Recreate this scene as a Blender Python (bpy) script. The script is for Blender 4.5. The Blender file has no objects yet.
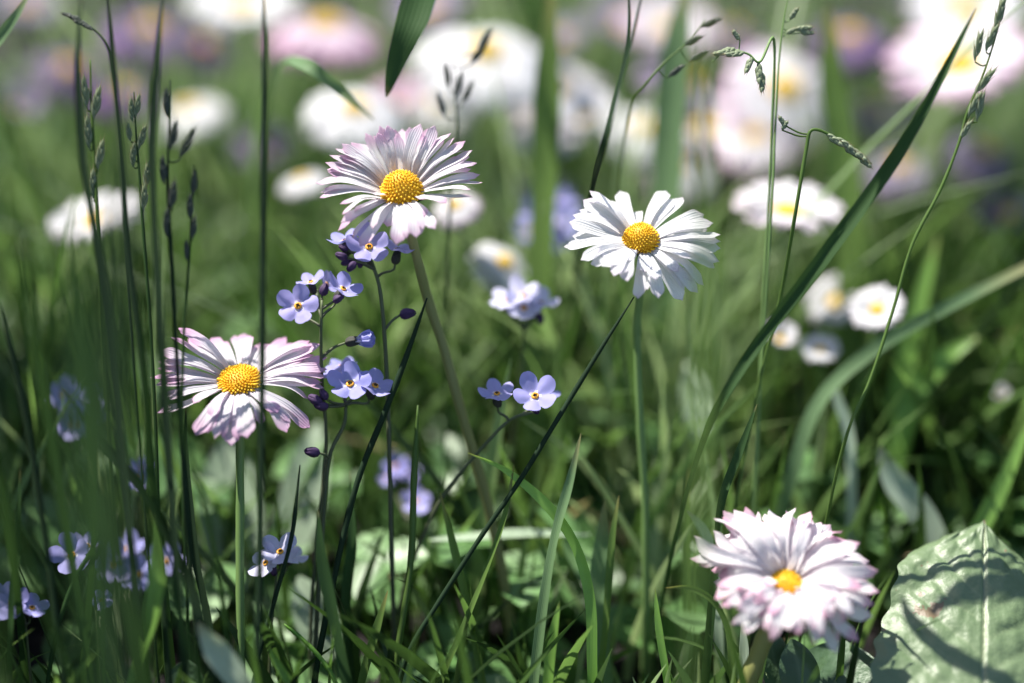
import bpy, math, random
import numpy as np
from mathutils import Vector, Matrix, noise

random.seed(7)
SC = bpy.context.scene
COL = SC.collection
R = math.radians

# ------------------------------------------------------------------ camera
LENS, FOCUS, PITCH = 60.0, 0.335, R(28)
FPX = LENS / 36.0 * 1024
CAM_LOC = Vector((0, -FOCUS * math.cos(PITCH), 0.075 + FOCUS * math.sin(PITCH)))
cd = bpy.data.cameras.new('camera')
cam = bpy.data.objects.new('camera', cd)
COL.objects.link(cam)
cam.location = CAM_LOC
cam.rotation_euler = (math.pi / 2 - PITCH, 0, 0)
cd.lens = LENS
cd.sensor_width = 36
cd.clip_start = 0.005
cd.clip_end = 500
cd.dof.use_dof = True
cd.dof.focus_distance = FOCUS
cd.dof.aperture_fstop = 2.6
cd.dof.aperture_blades = 7
SC.camera = cam

# ------------------------------------------------------------------ light
SUN_EL, SUN_AZ = R(61), R(-52)      # azimuth measured from +Y (away from the viewer) towards +X
sun_dir = Vector((math.sin(SUN_AZ) * math.cos(SUN_EL), math.cos(SUN_AZ) * math.cos(SUN_EL), math.sin(SUN_EL)))
w = bpy.data.worlds.new('World')
SC.world = w
w.use_nodes = True
nt = w.node_tree
bg = nt.nodes['Background']
sky = nt.nodes.new('ShaderNodeTexSky')
sky.sky_type = 'NISHITA'
sky.sun_disc = False
sky.sun_elevation = SUN_EL
sky.sun_rotation = SUN_AZ
nt.links.new(sky.outputs[0], bg.inputs[0])
bg.inputs[1].default_value = 0.085
sl = bpy.data.lights.new('sun', 'SUN')
sl.energy = 5.0
sl.angle = R(0.5)
sl.color = (1.0, 0.95, 0.87)
sun = bpy.data.objects.new('sun', sl)
COL.objects.link(sun)
sun.rotation_euler = sun_dir.to_track_quat('Z', 'Y').to_euler()
sun.location = (0, 0, 3)
SC.view_settings.view_transform = 'Standard'
SC.view_settings.look = 'None'
SC.view_settings.exposure = 1.12
SC.view_settings.gamma = 1
SC.cycles.max_bounces = 8
SC.cycles.transparent_max_bounces = 4

CR = cam.rotation_euler.to_matrix()


def P(px, py, r=1.0):
    """a point of the meadow seen at this place of the picture, r focus distances away"""
    d = r * FOCUS
    return CAM_LOC + CR @ Vector(((px - 512) / FPX * d, -(py - 341.5) / FPX * d, -d))


def project(p):
    q = CR.transposed() @ (Vector(p) - CAM_LOC)
    d = -q.z
    return 512 + q.x / d * FPX, 341.5 - q.y / d * FPX, d / FOCUS


def mm(px, r=1.0):
    return px * r * FOCUS / FPX


VIEW = CR @ Vector((0, 0, -1))
TOCAM = -VIEW
UP = Vector((0, 0, 1))


# ------------------------------------------------------------------ materials
class N:
    def __init__(s, name):
        s.m = bpy.data.materials.new(name)
        s.m.use_nodes = True
        s.t = s.m.node_tree
        s.t.nodes.clear()

    def n(s, kind, **kw):
        o = s.t.nodes.new(kind)
        for k, v in kw.items():
            if isinstance(k, str) and hasattr(o, k):
                setattr(o, k, v)
        return o

    def l(s, a, b):
        s.t.links.new(a, b)

    def noise(s, vec, scale, detail=3):
        o = s.n('ShaderNodeTexNoise')
        o.inputs['Scale'].default_value = scale
        o.inputs['Detail'].default_value = detail
        if vec:
            s.l(vec, o.inputs['Vector'])
        return o.outputs['Fac']

    def ramp(s, fac, stops, interp='LINEAR'):
        o = s.n('ShaderNodeValToRGB')
        cr = o.color_ramp
        cr.interpolation = interp
        while len(cr.elements) < len(stops):
            cr.elements.new(0.5)
        for e, (p, c) in zip(cr.elements, stops):
            e.position = p
            e.color = (*c, 1) if len(c) == 3 else c
        s.l(fac, o.inputs[0])
        return o.outputs[0]

    def math(s, op, a, b=None, clamp=False):
        o = s.n('ShaderNodeMath')
        o.operation = op
        o.use_clamp = clamp
        for i, v in enumerate((a, b)):
            if v is None:
                continue
            if isinstance(v, (int, float)):
                o.inputs[i].default_value = v
            else:
                s.l(v, o.inputs[i])
        return o.outputs[0]

    def mix(s, fac, a, b, mode='MIX'):
        o = s.n('ShaderNodeMix')
        o.data_type = 'RGBA'
        o.blend_type = mode
        for sock, v in ((o.inputs[0], fac), (o.inputs[6], a), (o.inputs[7], b)):
            if isinstance(v, (int, float)):
                sock.default_value = v
            elif isinstance(v, tuple):
                sock.default_value = (*v, 1)
            else:
                s.l(v, sock)
        return o.outputs[2]

    def finish(s, color, rough=0.5, trans=0.3, tcolor=None, bump=None, bstr=0.3, bdist=0.0002, spec=0.4):  # noqa
        p = s.n('ShaderNodeBsdfPrincipled')
        p.inputs['Roughness'].default_value = rough
        p.inputs['Specular IOR Level'].default_value = spec
        if isinstance(color, tuple):
            p.inputs['Base Color'].default_value = (*color, 1)
        else:
            s.l(color, p.inputs['Base Color'])
        if bump is not None:
            b = s.n('ShaderNodeBump')
            b.inputs['Strength'].default_value = bstr
            b.inputs['Distance'].default_value = bdist
            s.l(bump, b.inputs['Height'])
            s.l(b.outputs[0], p.inputs['Normal'])
        out = s.n('ShaderNodeOutputMaterial')
        if trans > 0:
            t = s.n('ShaderNodeBsdfTranslucent')
            tc = tcolor if tcolor is not None else color
            if isinstance(tc, tuple):
                t.inputs[0].default_value = (*tc, 1)
            else:
                s.l(tc, t.inputs[0])
            mx = s.n('ShaderNodeMixShader')
            mx.inputs[0].default_value = trans
            s.l(p.outputs[0], mx.inputs[1])
            s.l(t.outputs[0], mx.inputs[2])
            s.l(mx.outputs[0], out.inputs[0])
        else:
            s.l(p.outputs[0], out.inputs[0])
        return s.m


def petal_mat(name, white, pink, tip0, amount, back):
    a = N(name)
    uv = a.n('ShaderNodeUVMap').outputs[0]
    sep = a.n('ShaderNodeSeparateXYZ')
    a.l(uv, sep.inputs[0])
    u, v = sep.outputs[0], sep.outputs[1]
    obj = a.n('ShaderNodeTexCoord').outputs['Object']
    info = a.n('ShaderNodeObjectInfo').outputs['Random']
    nz = a.noise(obj, 260, 2)
    vv = a.math('ADD', v, a.math('MULTIPLY', a.math('SUBTRACT', nz, 0.5), 0.35))
    vv = a.math('ADD', vv, a.math('MULTIPLY', a.math('SUBTRACT', info, 0.5), 0.22))
    tip = a.n('ShaderNodeMapRange', interpolation_type='SMOOTHSTEP')
    a.l(vv, tip.inputs[0])
    tip.inputs[1].default_value = tip0
    tip.inputs[2].default_value = 1.04
    edge = a.math('POWER', a.math('ABSOLUTE', a.math('SUBTRACT', a.math('MULTIPLY', u, 2), 1)), 3)
    f = a.math('MULTIPLY', tip.outputs[0], amount)
    f = a.math('ADD', f, a.math('MULTIPLY', edge, amount * 0.14), clamp=True)
    geo = a.n('ShaderNodeNewGeometry')
    bk = a.math('MULTIPLY', geo.outputs['Backfacing'], back)
    f = a.math('MAXIMUM', f, bk, clamp=True)
    # longitudinal veins
    vein = a.math('SINE', a.math('MULTIPLY', u, 34.0))
    vein = a.math('MULTIPLY', a.math('ADD', vein, 1.0), 0.5)
    wcol = a.mix(a.math('MULTIPLY', vein, 0.10), white, tuple(c * 0.8 for c in white))
    col = a.mix(f, wcol, pink)
    return a.finish(col, 0.6, 0.45, None, vein, 0.5, 0.0002, 0.3)


M = {}
M['petal_pink'] = petal_mat('petal_pink_tips', (0.83, 0.83, 0.84), (0.64, 0.28, 0.52), 0.62, 0.64, 0.24)
M['petal_white'] = petal_mat('petal_white', (0.86, 0.86, 0.87), (0.62, 0.40, 0.62), 0.80, 0.28, 0.12)
M['petal_lilac'] = petal_mat('petal_lilac', (0.82, 0.80, 0.84), (0.62, 0.28, 0.53), 0.52, 0.75, 0.36)
M['petal_double'] = petal_mat('petal_double', (0.88, 0.87, 0.88), (0.66, 0.22, 0.42), 0.78, 0.66, 0.28)
M['petal_rose'] = petal_mat('petal_rose', (0.80, 0.70, 0.77), (0.62, 0.30, 0.50), 0.35, 0.8, 0.55)
M['petal_grey'] = petal_mat('petal_grey_lilac', (0.42, 0.39, 0.52), (0.34, 0.20, 0.38), 0.4, 0.6, 0.4)  # dimmer grey-lilac petals for far daisies
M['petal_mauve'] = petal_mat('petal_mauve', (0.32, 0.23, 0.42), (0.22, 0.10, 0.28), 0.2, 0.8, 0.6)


def disc_mat():
    a = N('disc_yellow')
    at = a.n('ShaderNodeAttribute', attribute_name='tone').outputs['Fac']
    col = a.ramp(at, [(0, (0.60, 0.28, 0.015)), (0.3, (0.84, 0.46, 0.015)), (0.6, (0.88, 0.58, 0.03)), (1, (0.92, 0.72, 0.12))])
    return a.finish(col, 0.55, 0.12, None, None, spec=0.3)


M['disc'] = disc_mat()


def blade_mat(name, base, tip, trans=0.35, rough=0.38, tipstart=0.85, tipc=(0.30, 0.22, 0.10), spec=0.4):
    a = N(name)
    uv = a.n('ShaderNodeUVMap').outputs[0]
    sep = a.n('ShaderNodeSeparateXYZ')
    a.l(uv, sep.inputs[0])
    u, v = sep.outputs[0], sep.outputs[1]
    obj = a.n('ShaderNodeTexCoord').outputs['Object']
    nz = a.noise(obj, 90, 3)
    c = a.mix(v, base, tip)
    stripe = a.math('MULTIPLY', a.math('ADD', a.math('SINE', a.math('MULTIPLY', u, 44)), 1), 0.5)
    c = a.mix(a.math('MULTIPLY', stripe, 0.35), c, a.mix(0.5, c, tuple(x * 0.4 for x in base)))
    c = a.mix(a.math('MULTIPLY', nz, 0.5), c, tuple(min(1, x * 1.7 + 0.01) for x in tip))
    tf = a.math('MULTIPLY', a.math('SUBTRACT', v, tipstart), 1.0 / (1.02 - tipstart), clamp=True)
    c = a.mix(a.math('MULTIPLY', tf, 0.7), c, tipc)
    tc = a.mix(1.0, c, (1.8, 1.7, 1.2), 'MULTIPLY')
    return a.finish(c, rough, trans, tc, stripe, 0.35, 0.0001, spec)


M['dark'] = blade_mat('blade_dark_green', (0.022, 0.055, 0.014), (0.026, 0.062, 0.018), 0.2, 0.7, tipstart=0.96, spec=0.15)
M['deep'] = blade_mat('blade_shade_green', (0.013, 0.028, 0.012), (0.014, 0.032, 0.014), 0.12, 0.7, tipstart=0.97, spec=0.12)  # blade green darkened: the shaded side is put into the colour
M['mid'] = blade_mat('blade_mid_green', (0.075, 0.135, 0.03), (0.10, 0.17, 0.04), 0.35, 0.5, spec=0.25)
M['bright'] = blade_mat('blade_bright_green', (0.10, 0.24, 0.03), (0.20, 0.36, 0.08), 0.42, tipstart=0.93)
M['blue'] = blade_mat('blade_blue_green', (0.085, 0.15, 0.06), (0.12, 0.20, 0.095), 0.3, 0.6, spec=0.22)
M['pale'] = blade_mat('blade_pale', (0.22, 0.30, 0.20), (0.38, 0.46, 0.36), 0.3)
M['straw'] = blade_mat('blade_straw', (0.18, 0.15, 0.06), (0.30, 0.22, 0.12), 0.3)
M['stem'] = blade_mat('daisy_stem', (0.21, 0.25, 0.07), (0.20, 0.19, 0.07), 0.12, 0.55, 0.995)
M['stem_green'] = blade_mat('daisy_stem_green', (0.13, 0.22, 0.06), (0.15, 0.25, 0.08), 0.12, 0.55, 0.995)
M['fstem'] = blade_mat('forget_me_not_stem', (0.09, 0.13, 0.045), (0.075, 0.08, 0.05), 0.12, 0.6, 0.995)
M['bract'] = blade_mat('bract_green', (0.05, 0.09, 0.03), (0.05, 0.08, 0.04), 0.15, 0.6, 0.99)
M['spike'] = blade_mat('spikelet_green', (0.16, 0.22, 0.12), (0.30, 0.34, 0.22), 0.3, 0.5, 0.7, (0.34, 0.24, 0.14))
M['spikedark'] = blade_mat('spikelet_dark', (0.05, 0.07, 0.05), (0.08, 0.09, 0.07), 0.2, 0.5, 0.8, (0.16, 0.10, 0.10))


def fmn_petal(name, c0, c1, c2):
    a = N(name)
    uv = a.n('ShaderNodeUVMap').outputs[0]
    sep = a.n('ShaderNodeSeparateXYZ')
    a.l(uv, sep.inputs[0])
    u, v = sep.outputs[0], sep.outputs[1]
    obj = a.n('ShaderNodeTexCoord').outputs['Object']
    nz = a.noise(obj, 500, 2)
    info = a.n('ShaderNodeObjectInfo').outputs['Random']
    c = a.mix(nz, c0, c1)
    c = a.mix(a.math('MULTIPLY', info, 0.45), c, c2)
    # u: 1 on a lobe's middle line, 0 between lobes; v: radius 0..1
    star = a.math('MULTIPLY', a.math('LESS_THAN', v, a.math('ADD', 0.20, a.math('MULTIPLY', a.math('SUBTRACT', 1.0, u), 0.22))), a.math('LESS_THAN', u, 0.8))
    c = a.mix(a.math('MULTIPLY', star, 0.75), c, (0.85, 0.83, 0.88))
    vein = a.math('POWER', u, 14)
    c = a.mix(a.math('MULTIPLY', vein, 0.18), c, (0.28, 0.24, 0.62))
    return a.finish(c, 0.5, 0.35, None, nz, 0.25, 0.0002, 0.25)


def fmn_mats():
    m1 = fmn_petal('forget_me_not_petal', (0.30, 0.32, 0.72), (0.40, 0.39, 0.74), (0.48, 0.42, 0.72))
    M['fpale'] = fmn_petal('forget_me_not_pale_petal', (0.55, 0.58, 0.80), (0.66, 0.64, 0.82), (0.70, 0.66, 0.80))  # petals themselves pale lilac
    b = N('forget_me_not_eye')
    m2 = b.finish((0.80, 0.36, 0.03), 0.5, 0.0)
    e = N('forget_me_not_bud')
    obj = e.n('ShaderNodeTexCoord').outputs['Object']
    nz = e.noise(obj, 900, 2)
    m3 = e.finish(e.mix(nz, (0.022, 0.010, 0.035), (0.09, 0.045, 0.14)), 0.7, 0.1)
    g = N('forget_me_not_calyx')
    obj = g.n('ShaderNodeTexCoord').outputs['Object']
    nz = g.noise(obj, 900, 2)
    m4 = g.finish(g.mix(nz, (0.025, 0.025, 0.02), (0.07, 0.07, 0.06)), 0.8, 0.1)
    h = N('forget_me_not_throat')
    m5 = h.finish((0.55, 0.22, 0.03), 0.6, 0.0)
    return m1, m2, m3, m4, m5


M['fpetal'], M['feye'], M['fbud'], M['fcalyx'], M['fthroat'] = fmn_mats()


def stuff_mat(name, stops, trans, rough, spec=0.5):
    a = N(name)
    at = a.n('ShaderNodeAttribute', attribute_name='rnd').outputs['Fac']
    obj = a.n('ShaderNodeTexCoord').outputs['Object']
    nz = a.noise(obj, 60, 2)
    c = a.ramp(at, stops)
    c = a.mix(a.math('MULTIPLY', nz, 0.5), c, a.mix(1.0, c, (1.5, 1.5, 1.3), 'MULTIPLY'))
    tc = a.mix(1.0, c, (1.7, 1.75, 1.35), 'MULTIPLY')
    return a.finish(c, rough, trans, tc, spec=spec)


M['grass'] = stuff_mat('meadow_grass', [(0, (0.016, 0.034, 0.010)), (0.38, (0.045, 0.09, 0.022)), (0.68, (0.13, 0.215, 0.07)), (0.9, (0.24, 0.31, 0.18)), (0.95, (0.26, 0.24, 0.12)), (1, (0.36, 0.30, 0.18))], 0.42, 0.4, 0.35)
M['cover'] = stuff_mat('ground_cover_leaves', [(0, (0.05, 0.10, 0.04)), (0.5, (0.09, 0.19, 0.06)), (1, (0.17, 0.28, 0.13))], 0.25, 0.42)


def ground_mat():
    a = N('soil')
    obj = a.n('ShaderNodeTexCoord').outputs['Object']
    n1 = a.noise(obj, 40, 6)
    n2 = a.noise(obj, 260, 5)
    c = a.ramp(n1, [(0.3, (0.007, 0.006, 0.008)), (0.55, (0.014, 0.012, 0.013)), (0.75, (0.018, 0.020, 0.012))])
    c = a.mix(a.math('MULTIPLY', n2, 0.5), c, (0.034, 0.028, 0.028))
    return a.finish(c, 0.9, 0, None, n2, 0.6, 0.004, 0.2)


M['soil'] = ground_mat()


def leaf_mat(name, c0, c1, veinc, specks=True):
    a = N(name)
    uv = a.n('ShaderNodeUVMap').outputs[0]
    sep = a.n('ShaderNodeSeparateXYZ')
    a.l(uv, sep.inputs[0])
    obj = a.n('ShaderNodeTexCoord').outputs['Object']
    nz = a.noise(obj, 120, 5)
    fine = a.noise(obj, 900, 4)
    vein = a.n('ShaderNodeAttribute', attribute_name='rnd').outputs['Fac']
    c = a.mix(nz, c0, c1)
    c = a.mix(vein, c, veinc)
    if specks:
        sp = a.noise(obj, 240, 4)
        region = a.noise(obj, 45, 1)
        s2 = a.math('MULTIPLY', a.math('GREATER_THAN', sp, 0.66), a.math('GREATER_THAN', region, 0.52))
        c = a.mix(a.math('MULTIPLY', s2, 0.75), c, (0.17, 0.09, 0.05))
    hgt = a.math('ADD', a.math('MULTIPLY', fine, 0.7), a.math('MULTIPLY', nz, 0.6))
    return a.finish(c, 0.50, 0.15, None, hgt, 0.55, 0.0005, 0.8)


M['leaf'] = leaf_mat('dock_leaf', (0.085, 0.14, 0.055), (0.17, 0.235, 0.12), (0.30, 0.35, 0.20))
M['clover'] = leaf_mat('clover_leaf', (0.045, 0.10, 0.045), (0.07, 0.135, 0.06), (0.10, 0.17, 0.09), False)
M['paleleaf'] = leaf_mat('pale_leaf', (0.20, 0.28, 0.17), (0.28, 0.37, 0.25), (0.32, 0.40, 0.28), False)


# ------------------------------------------------------------------ object helpers
def tag(o, label=None, cat=None, group=None, kind=None):
    if label: o['label'] = label
    if cat: o['category'] = cat
    if group: o['group'] = group
    if kind: o['kind'] = kind
    return o


def empty(name, loc):
    o = bpy.data.objects.new(name, None)
    COL.objects.link(o)
    o.location = loc
    o.empty_display_size = 0.01
    return o


class MB:
    def __init__(s):
        s.v, s.f, s.uv, s.a, s.mi = [], [], [], [], []

    def grid(s, rows, uvs, at=None, close=False, mi=0):
        """rows: list of lists of points"""
        n0 = len(s.v)
        nc = len(rows[0])
        for i, r in enumerate(rows):
            for j, p in enumerate(r):
                s.v.append(tuple(p))
                s.uv.append(uvs[i][j])
                s.a.append(at if not isinstance(at, list) else at[i][j])
        for i in range(len(rows) - 1):
            for j in range(nc - 1 + (1 if close else 0)):
                k = (j + 1) % nc
                s.f.append((n0 + i * nc + j, n0 + i * nc + k, n0 + (i + 1) * nc + k, n0 + (i + 1) * nc + j))
                s.mi.append(mi)

    def build(s, name, mats, parent=None, attr=None, origin=None):
        me = bpy.data.meshes.new(name)
        o3 = Vector(origin) if origin is not None else (parent.location if parent is not None and s_world else Vector((0, 0, 0)))
        v = [tuple(Vector(p) - o3) for p in s.v]
        me.from_pydata(v, [], s.f)
        uvl = me.uv_layers.new(name='UVMap')
        li = np.empty(len(me.loops), dtype=np.int32)
        me.loops.foreach_get('vertex_index', li)
        uva = np.array([x if x else (0, 0) for x in s.uv], dtype=np.float32)[li]
        uvl.data.foreach_set('uv', uva.ravel())
        if attr:
            la = me.attributes.new(attr, 'FLOAT', 'POINT')
            la.data.foreach_set('value', np.array([x or 0 for x in s.a], dtype=np.float32))
        me.polygons.foreach_set('use_smooth', [True] * len(me.polygons))
        if not isinstance(mats, (list, tuple)): mats = [mats]
        for m in mats: me.materials.append(m)
        me.polygons.foreach_set('material_index', s.mi)
        o = bpy.data.objects.new(name, me)
        COL.objects.link(o)
        if parent is not None:
            o.parent = parent
        elif origin is not None:
            o.location = o3
        return o


s_world = True   # children are built in world coordinates and stored relative to their thing


def catmull(pts, n):
    pts = [Vector(p) for p in pts]
    if len(pts) == 2:
        return [pts[0].lerp(pts[1], i / (n - 1)) for i in range(n)]
    ext = [pts[0] * 2 - pts[1]] + pts + [pts[-1] * 2 - pts[-2]]
    out = []
    m = len(pts) - 1
    for i in range(n):
        t = i / (n - 1) * m
        k = min(int(t), m - 1)
        t -= k
        a, b, c, d = ext[k:k + 4]
        out.append(0.5 * ((2 * b) + (c - a) * t + (2 * a - 5 * b + 4 * c - d) * t * t + (3 * b - a - 3 * c + d) * t ** 3))
    return out


def tube(mb, pts, r0, r1, nseg=8, n=None, rfun=None, cap=True):
    n = n or max(6, len(pts) * 5)
    c = catmull(pts, n) if n != len(pts) else [Vector(p) for p in pts]
    rows, uvs = [], []
    prev = None
    for i, p in enumerate(c):
        d = (c[min(i + 1, n - 1)] - c[max(i - 1, 0)])
        if d.length < 1e-9: d = UP.copy()
        d.normalize()
        if prev is None:
            s = d.cross(Vector((0.3, 1, 0.1))).normalized()
        else:
            s = (prev - d * prev.dot(d)).normalized()
        prev = s
        t = d.cross(s)
        f = i / (n - 1)
        r = rfun(f) if rfun else r0 + (r1 - r0) * f
        r *= 1 + 0.09 * math.sin(i * 1.7 + c[0].x * 900) * math.sin(i * 0.6)
        rows.append([p + (s * math.cos(a) + t * math.sin(a)) * r for a in [2 * math.pi * k / nseg for k in range(nseg)]])
        uvs.append([(k / nseg * 0.3, f) for k in range(nseg)])
    if cap:
        rows = [[c[0]] * nseg] + rows + [[c[-1]] * nseg]
        uvs = [uvs[0]] + uvs + [uvs[-1]]
    mb.grid(rows, uvs, close=True)


def grounded(wp, wander=0.15):
    """world points from pixel waypoints (px,py,r) listed tip first; the last one is carried on down into the ground"""
    pts = [P(*q) if len(q) == 3 else P(q[0], q[1], 1.0) for q in wp]
    if pts[-1].z > 0.002:
        d = (pts[-1] - pts[-2])
        h = pts[-1].z
        hd = Vector((d.x, d.y, 0)) / max(abs(d.z), 1e-4)
        if d.z > -1e-5: hd = Vector((0, 0, 0))
        if hd.length > 0.5: hd = hd.normalized() * 0.5
        pts.append(pts[-1] + Vector((hd.x * h * 0.35, hd.y * h * 0.35, -h * 0.5)))
        pts.append(pts[-2] + Vector((hd.x * h * 0.5, hd.y * h * 0.5, -h - 0.003)))
    else:
        while len(pts) > 2 and pts[-2].z < 0:
            pts.pop()
        a, b = pts[-2], pts[-1]
        if a.z > 0 > b.z:
            t = (a.z + 0.003) / (a.z - b.z)
            pts[-1] = a.lerp(b, min(1, t))
        pts[-1].z = min(pts[-1].z, -0.002)
    return pts


def ribbon(mb, pts, w, roll=0.0, n=None, fold=0.25, wfun=None, at=None, nrm=None):
    """pts tip first"""
    n = n or max(10, len(pts) * 5)
    c = catmull(pts, n)
    rows, uvs = [], []
    for i, p in enumerate(c):
        d = (c[min(i + 1, n - 1)] - c[max(i - 1, 0)]).normalized()
        base = nrm or TOCAM
        s = d.cross(base)
        if s.length < 1e-4: s = d.cross(UP)
        s.normalize()
        q = Matrix.Rotation(roll + 0.25 * math.sin(i * 0.35 + roll * 5), 3, d)
        s = q @ s
        nn = s.cross(d)
        f = i / (n - 1)
        ww = (wfun(f) if wfun else min(1.0, (f * 4.0) ** 0.7 + 0.04)) * w * 0.5
        rows.append([p + s * ww * k - nn * fold * ww * (1 - abs(k)) for k in (-1, -0.5, 0, 0.5, 1)])
        uvs.append([((k + 1) / 2, 1 - f) for k in (-1, -0.5, 0, 0.5, 1)])
    mb.grid(rows, uvs, at)


# ------------------------------------------------------------------ setting
g = MB()
gx = [-60, -12, -3] + [x * 0.15 for x in range(-12, 13)] + [3, 12, 60]
rows, uvs = [], []
for y in gx:
    rows.append([Vector((x, y, (noise.noise(Vector((x * 3, y * 3, 2))) * 0.004 - 0.004) if abs(x) < 2 and abs(y) < 2 else 0)) for x in gx])
    uvs.append([(x, y) for x in gx])
g.grid(rows, uvs)
tag(g.build('ground', M['soil']), kind='structure')


# ------------------------------------------------------------------ where the daisies out of focus stand
FD = [
    (95, 222, 1.16, 100, 'flat', 'petal_white', 'blurred white daisy behind the dark grass at the left edge', 0.1),
    (788, 212, 1.13, 116, 'flat', 'petal_pink', 'slightly blurred flat white daisy with yellow centre right of the pure white one', 0.0),
    (243, 6, 1.36, 92, 'flat', 'petal_white', 'blurred white daisy cut by the top edge beside a rose one', 0.4),
    (325, 24, 1.33, 100, 'droop', 'petal_rose', 'blurred rose-pink daisy at the top left of the dark hanging blade', 0.2),
    (484, 52, 1.28, 118, 'droop', 'petal_white', 'large blurred white daisy with drooping petals and yellow top, upper centre', 0.35),
    (355, 108, 1.24, 84, 'droop', 'petal_white', 'blurred creamy daisy right behind the tallest pink-tipped daisy', 0.5),
    (398, 110, 1.30, 60, 'cup', 'petal_rose', 'small blurred pinkish daisy peeking over the tallest daisy', 0.3),
    (187, 108, 1.34, 66, 'droop', 'petal_white', 'small dim daisy blurred behind the seed heads at upper left', 0.4),
    (302, 178, 1.2, 42, 'droop', 'petal_white', 'tiny blurred white daisy left of the tallest daisy', 0.5),
    (455, 205, 1.12, 54, 'droop', 'petal_pink', 'half-closed white daisy hanging behind the right petals of the tallest daisy', 0.9, -0.3),
    (505, 262, 1.14, 70, 'droop', 'petal_white', 'blurred white daisy with yellow edge directly above a pale flower cluster', 0.55, 0.35),
    (588, 120, 1.26, 56, 'cup', 'petal_white', 'narrow blurred white daisy crossed by twin dark stalks', 0.6),
    (545, 140, 1.33, 60, 'flat', 'petal_white', 'cream blurred daisy left of the twin dark stalks', 0.5),
    (645, 128, 1.3, 70, 'droop', 'petal_white', 'blurred pale daisy above the pure white daisy', 0.7),
    (706, 128, 1.36, 72, 'flat', 'petal_pink', 'blurred pale daisy under the curled seed head', 0.5),
    (785, 88, 1.34, 104, 'droop', 'petal_pink', 'large blurred blush daisy behind the nodding seed head', 0.6),
    (965, 12, 1.34, 92, 'flat', 'petal_white', 'blurred white daisy in the top right corner, upper of two', 0.5),
    (960, 66, 1.27, 118, 'flat', 'petal_pink', 'wide blurred pinkish daisy behind the right seed stalk, lower of two', 0.35),
    (836, 302, 1.17, 62, 'flat', 'petal_white', 'left one of two round white blurred daisies right of the long dark blade', 0.9),
    (877, 310, 1.10, 58, 'flat', 'petal_white', 'right one of two round white blurred daisies right of the long dark blade', 0.9),
    (780, 340, 1.12, 42, 'cup', 'petal_white', 'small white daisy bud touching the long dark blade', 0.8),
    (820, 350, 1.12, 42, 'flat', 'petal_white', 'small dim white daisy below the two round blurred ones', 0.9),
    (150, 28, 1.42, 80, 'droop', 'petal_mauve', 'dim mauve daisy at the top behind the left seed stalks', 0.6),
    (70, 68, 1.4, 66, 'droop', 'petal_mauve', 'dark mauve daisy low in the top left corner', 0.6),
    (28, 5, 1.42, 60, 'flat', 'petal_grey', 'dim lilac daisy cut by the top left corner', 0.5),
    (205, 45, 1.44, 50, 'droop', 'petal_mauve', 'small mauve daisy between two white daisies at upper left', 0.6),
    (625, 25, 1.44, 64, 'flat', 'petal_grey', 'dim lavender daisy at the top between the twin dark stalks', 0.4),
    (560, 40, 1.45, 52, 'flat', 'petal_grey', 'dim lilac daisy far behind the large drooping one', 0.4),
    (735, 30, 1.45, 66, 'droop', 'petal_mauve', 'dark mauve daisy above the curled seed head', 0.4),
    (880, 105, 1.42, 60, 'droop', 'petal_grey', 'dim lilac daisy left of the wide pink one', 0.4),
    (900, 165, 1.36, 62, 'droop', 'petal_grey', 'grey-lilac daisy under the wide pink one', 0.4),
    (15, 110, 1.34, 50, 'cup', 'petal_grey', 'pale blurred daisy at the left edge above the white one', 0.6),
    (730, 175, 1.38, 50, 'cup', 'petal_rose', 'dim pink daisy between pure white and flat white daisies', 0.5),
    (1000, 395, 1.14, 22, 'cup', 'petal_white', 'tiny closed white daisy at the right edge', 0.5),
    (985, 150, 1.36, 70, 'droop', 'petal_grey', 'grey-lilac daisy at the right edge', 0.4),
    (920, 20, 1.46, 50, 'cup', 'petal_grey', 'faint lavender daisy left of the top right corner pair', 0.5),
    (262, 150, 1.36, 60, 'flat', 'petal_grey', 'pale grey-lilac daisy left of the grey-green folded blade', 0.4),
    (560, 90, 1.34, 78, 'droop', 'petal_pink', 'blurred blush daisy left of the twin dark stalks near the top', 0.5),
    (690, 80, 1.38, 84, 'droop', 'petal_grey', 'hazy lilac daisy behind the curled seed head', 0.5),
    (755, 135, 1.33, 74, 'droop', 'petal_pink', 'hazy blush daisy between the curled and the nodding seed heads', 0.5),
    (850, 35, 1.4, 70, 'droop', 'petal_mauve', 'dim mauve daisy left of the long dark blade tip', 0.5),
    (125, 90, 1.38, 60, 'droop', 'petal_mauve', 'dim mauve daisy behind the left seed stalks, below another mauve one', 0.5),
    (430, 10, 1.42, 66, 'flat', 'petal_grey', 'dim lilac daisy cut by the top edge beside the dark hanging blade', 0.5),
    (670, 30, 1.4, 80, 'flat', 'petal_pink', 'hazy blush daisy at the top between twin stalks and curled seed head', 0.5),
    (440, 100, 1.36, 66, 'droop', 'petal_white', 'hazy white daisy between the tallest daisy and the large drooping one', 0.5),
    (680, 165, 1.3, 70, 'droop', 'petal_pink', 'hazy blush daisy touching the upper right petals of the pure white daisy', 0.5),
    (540, 185, 1.3, 56, 'droop', 'petal_grey', 'hazy grey-white daisy left of the pure white daisy', 0.5),
    (1010, 215, 1.28, 56, 'flat', 'petal_mauve', 'dark mauve daisy behind grass at the right edge', 0.2),
]


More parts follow.
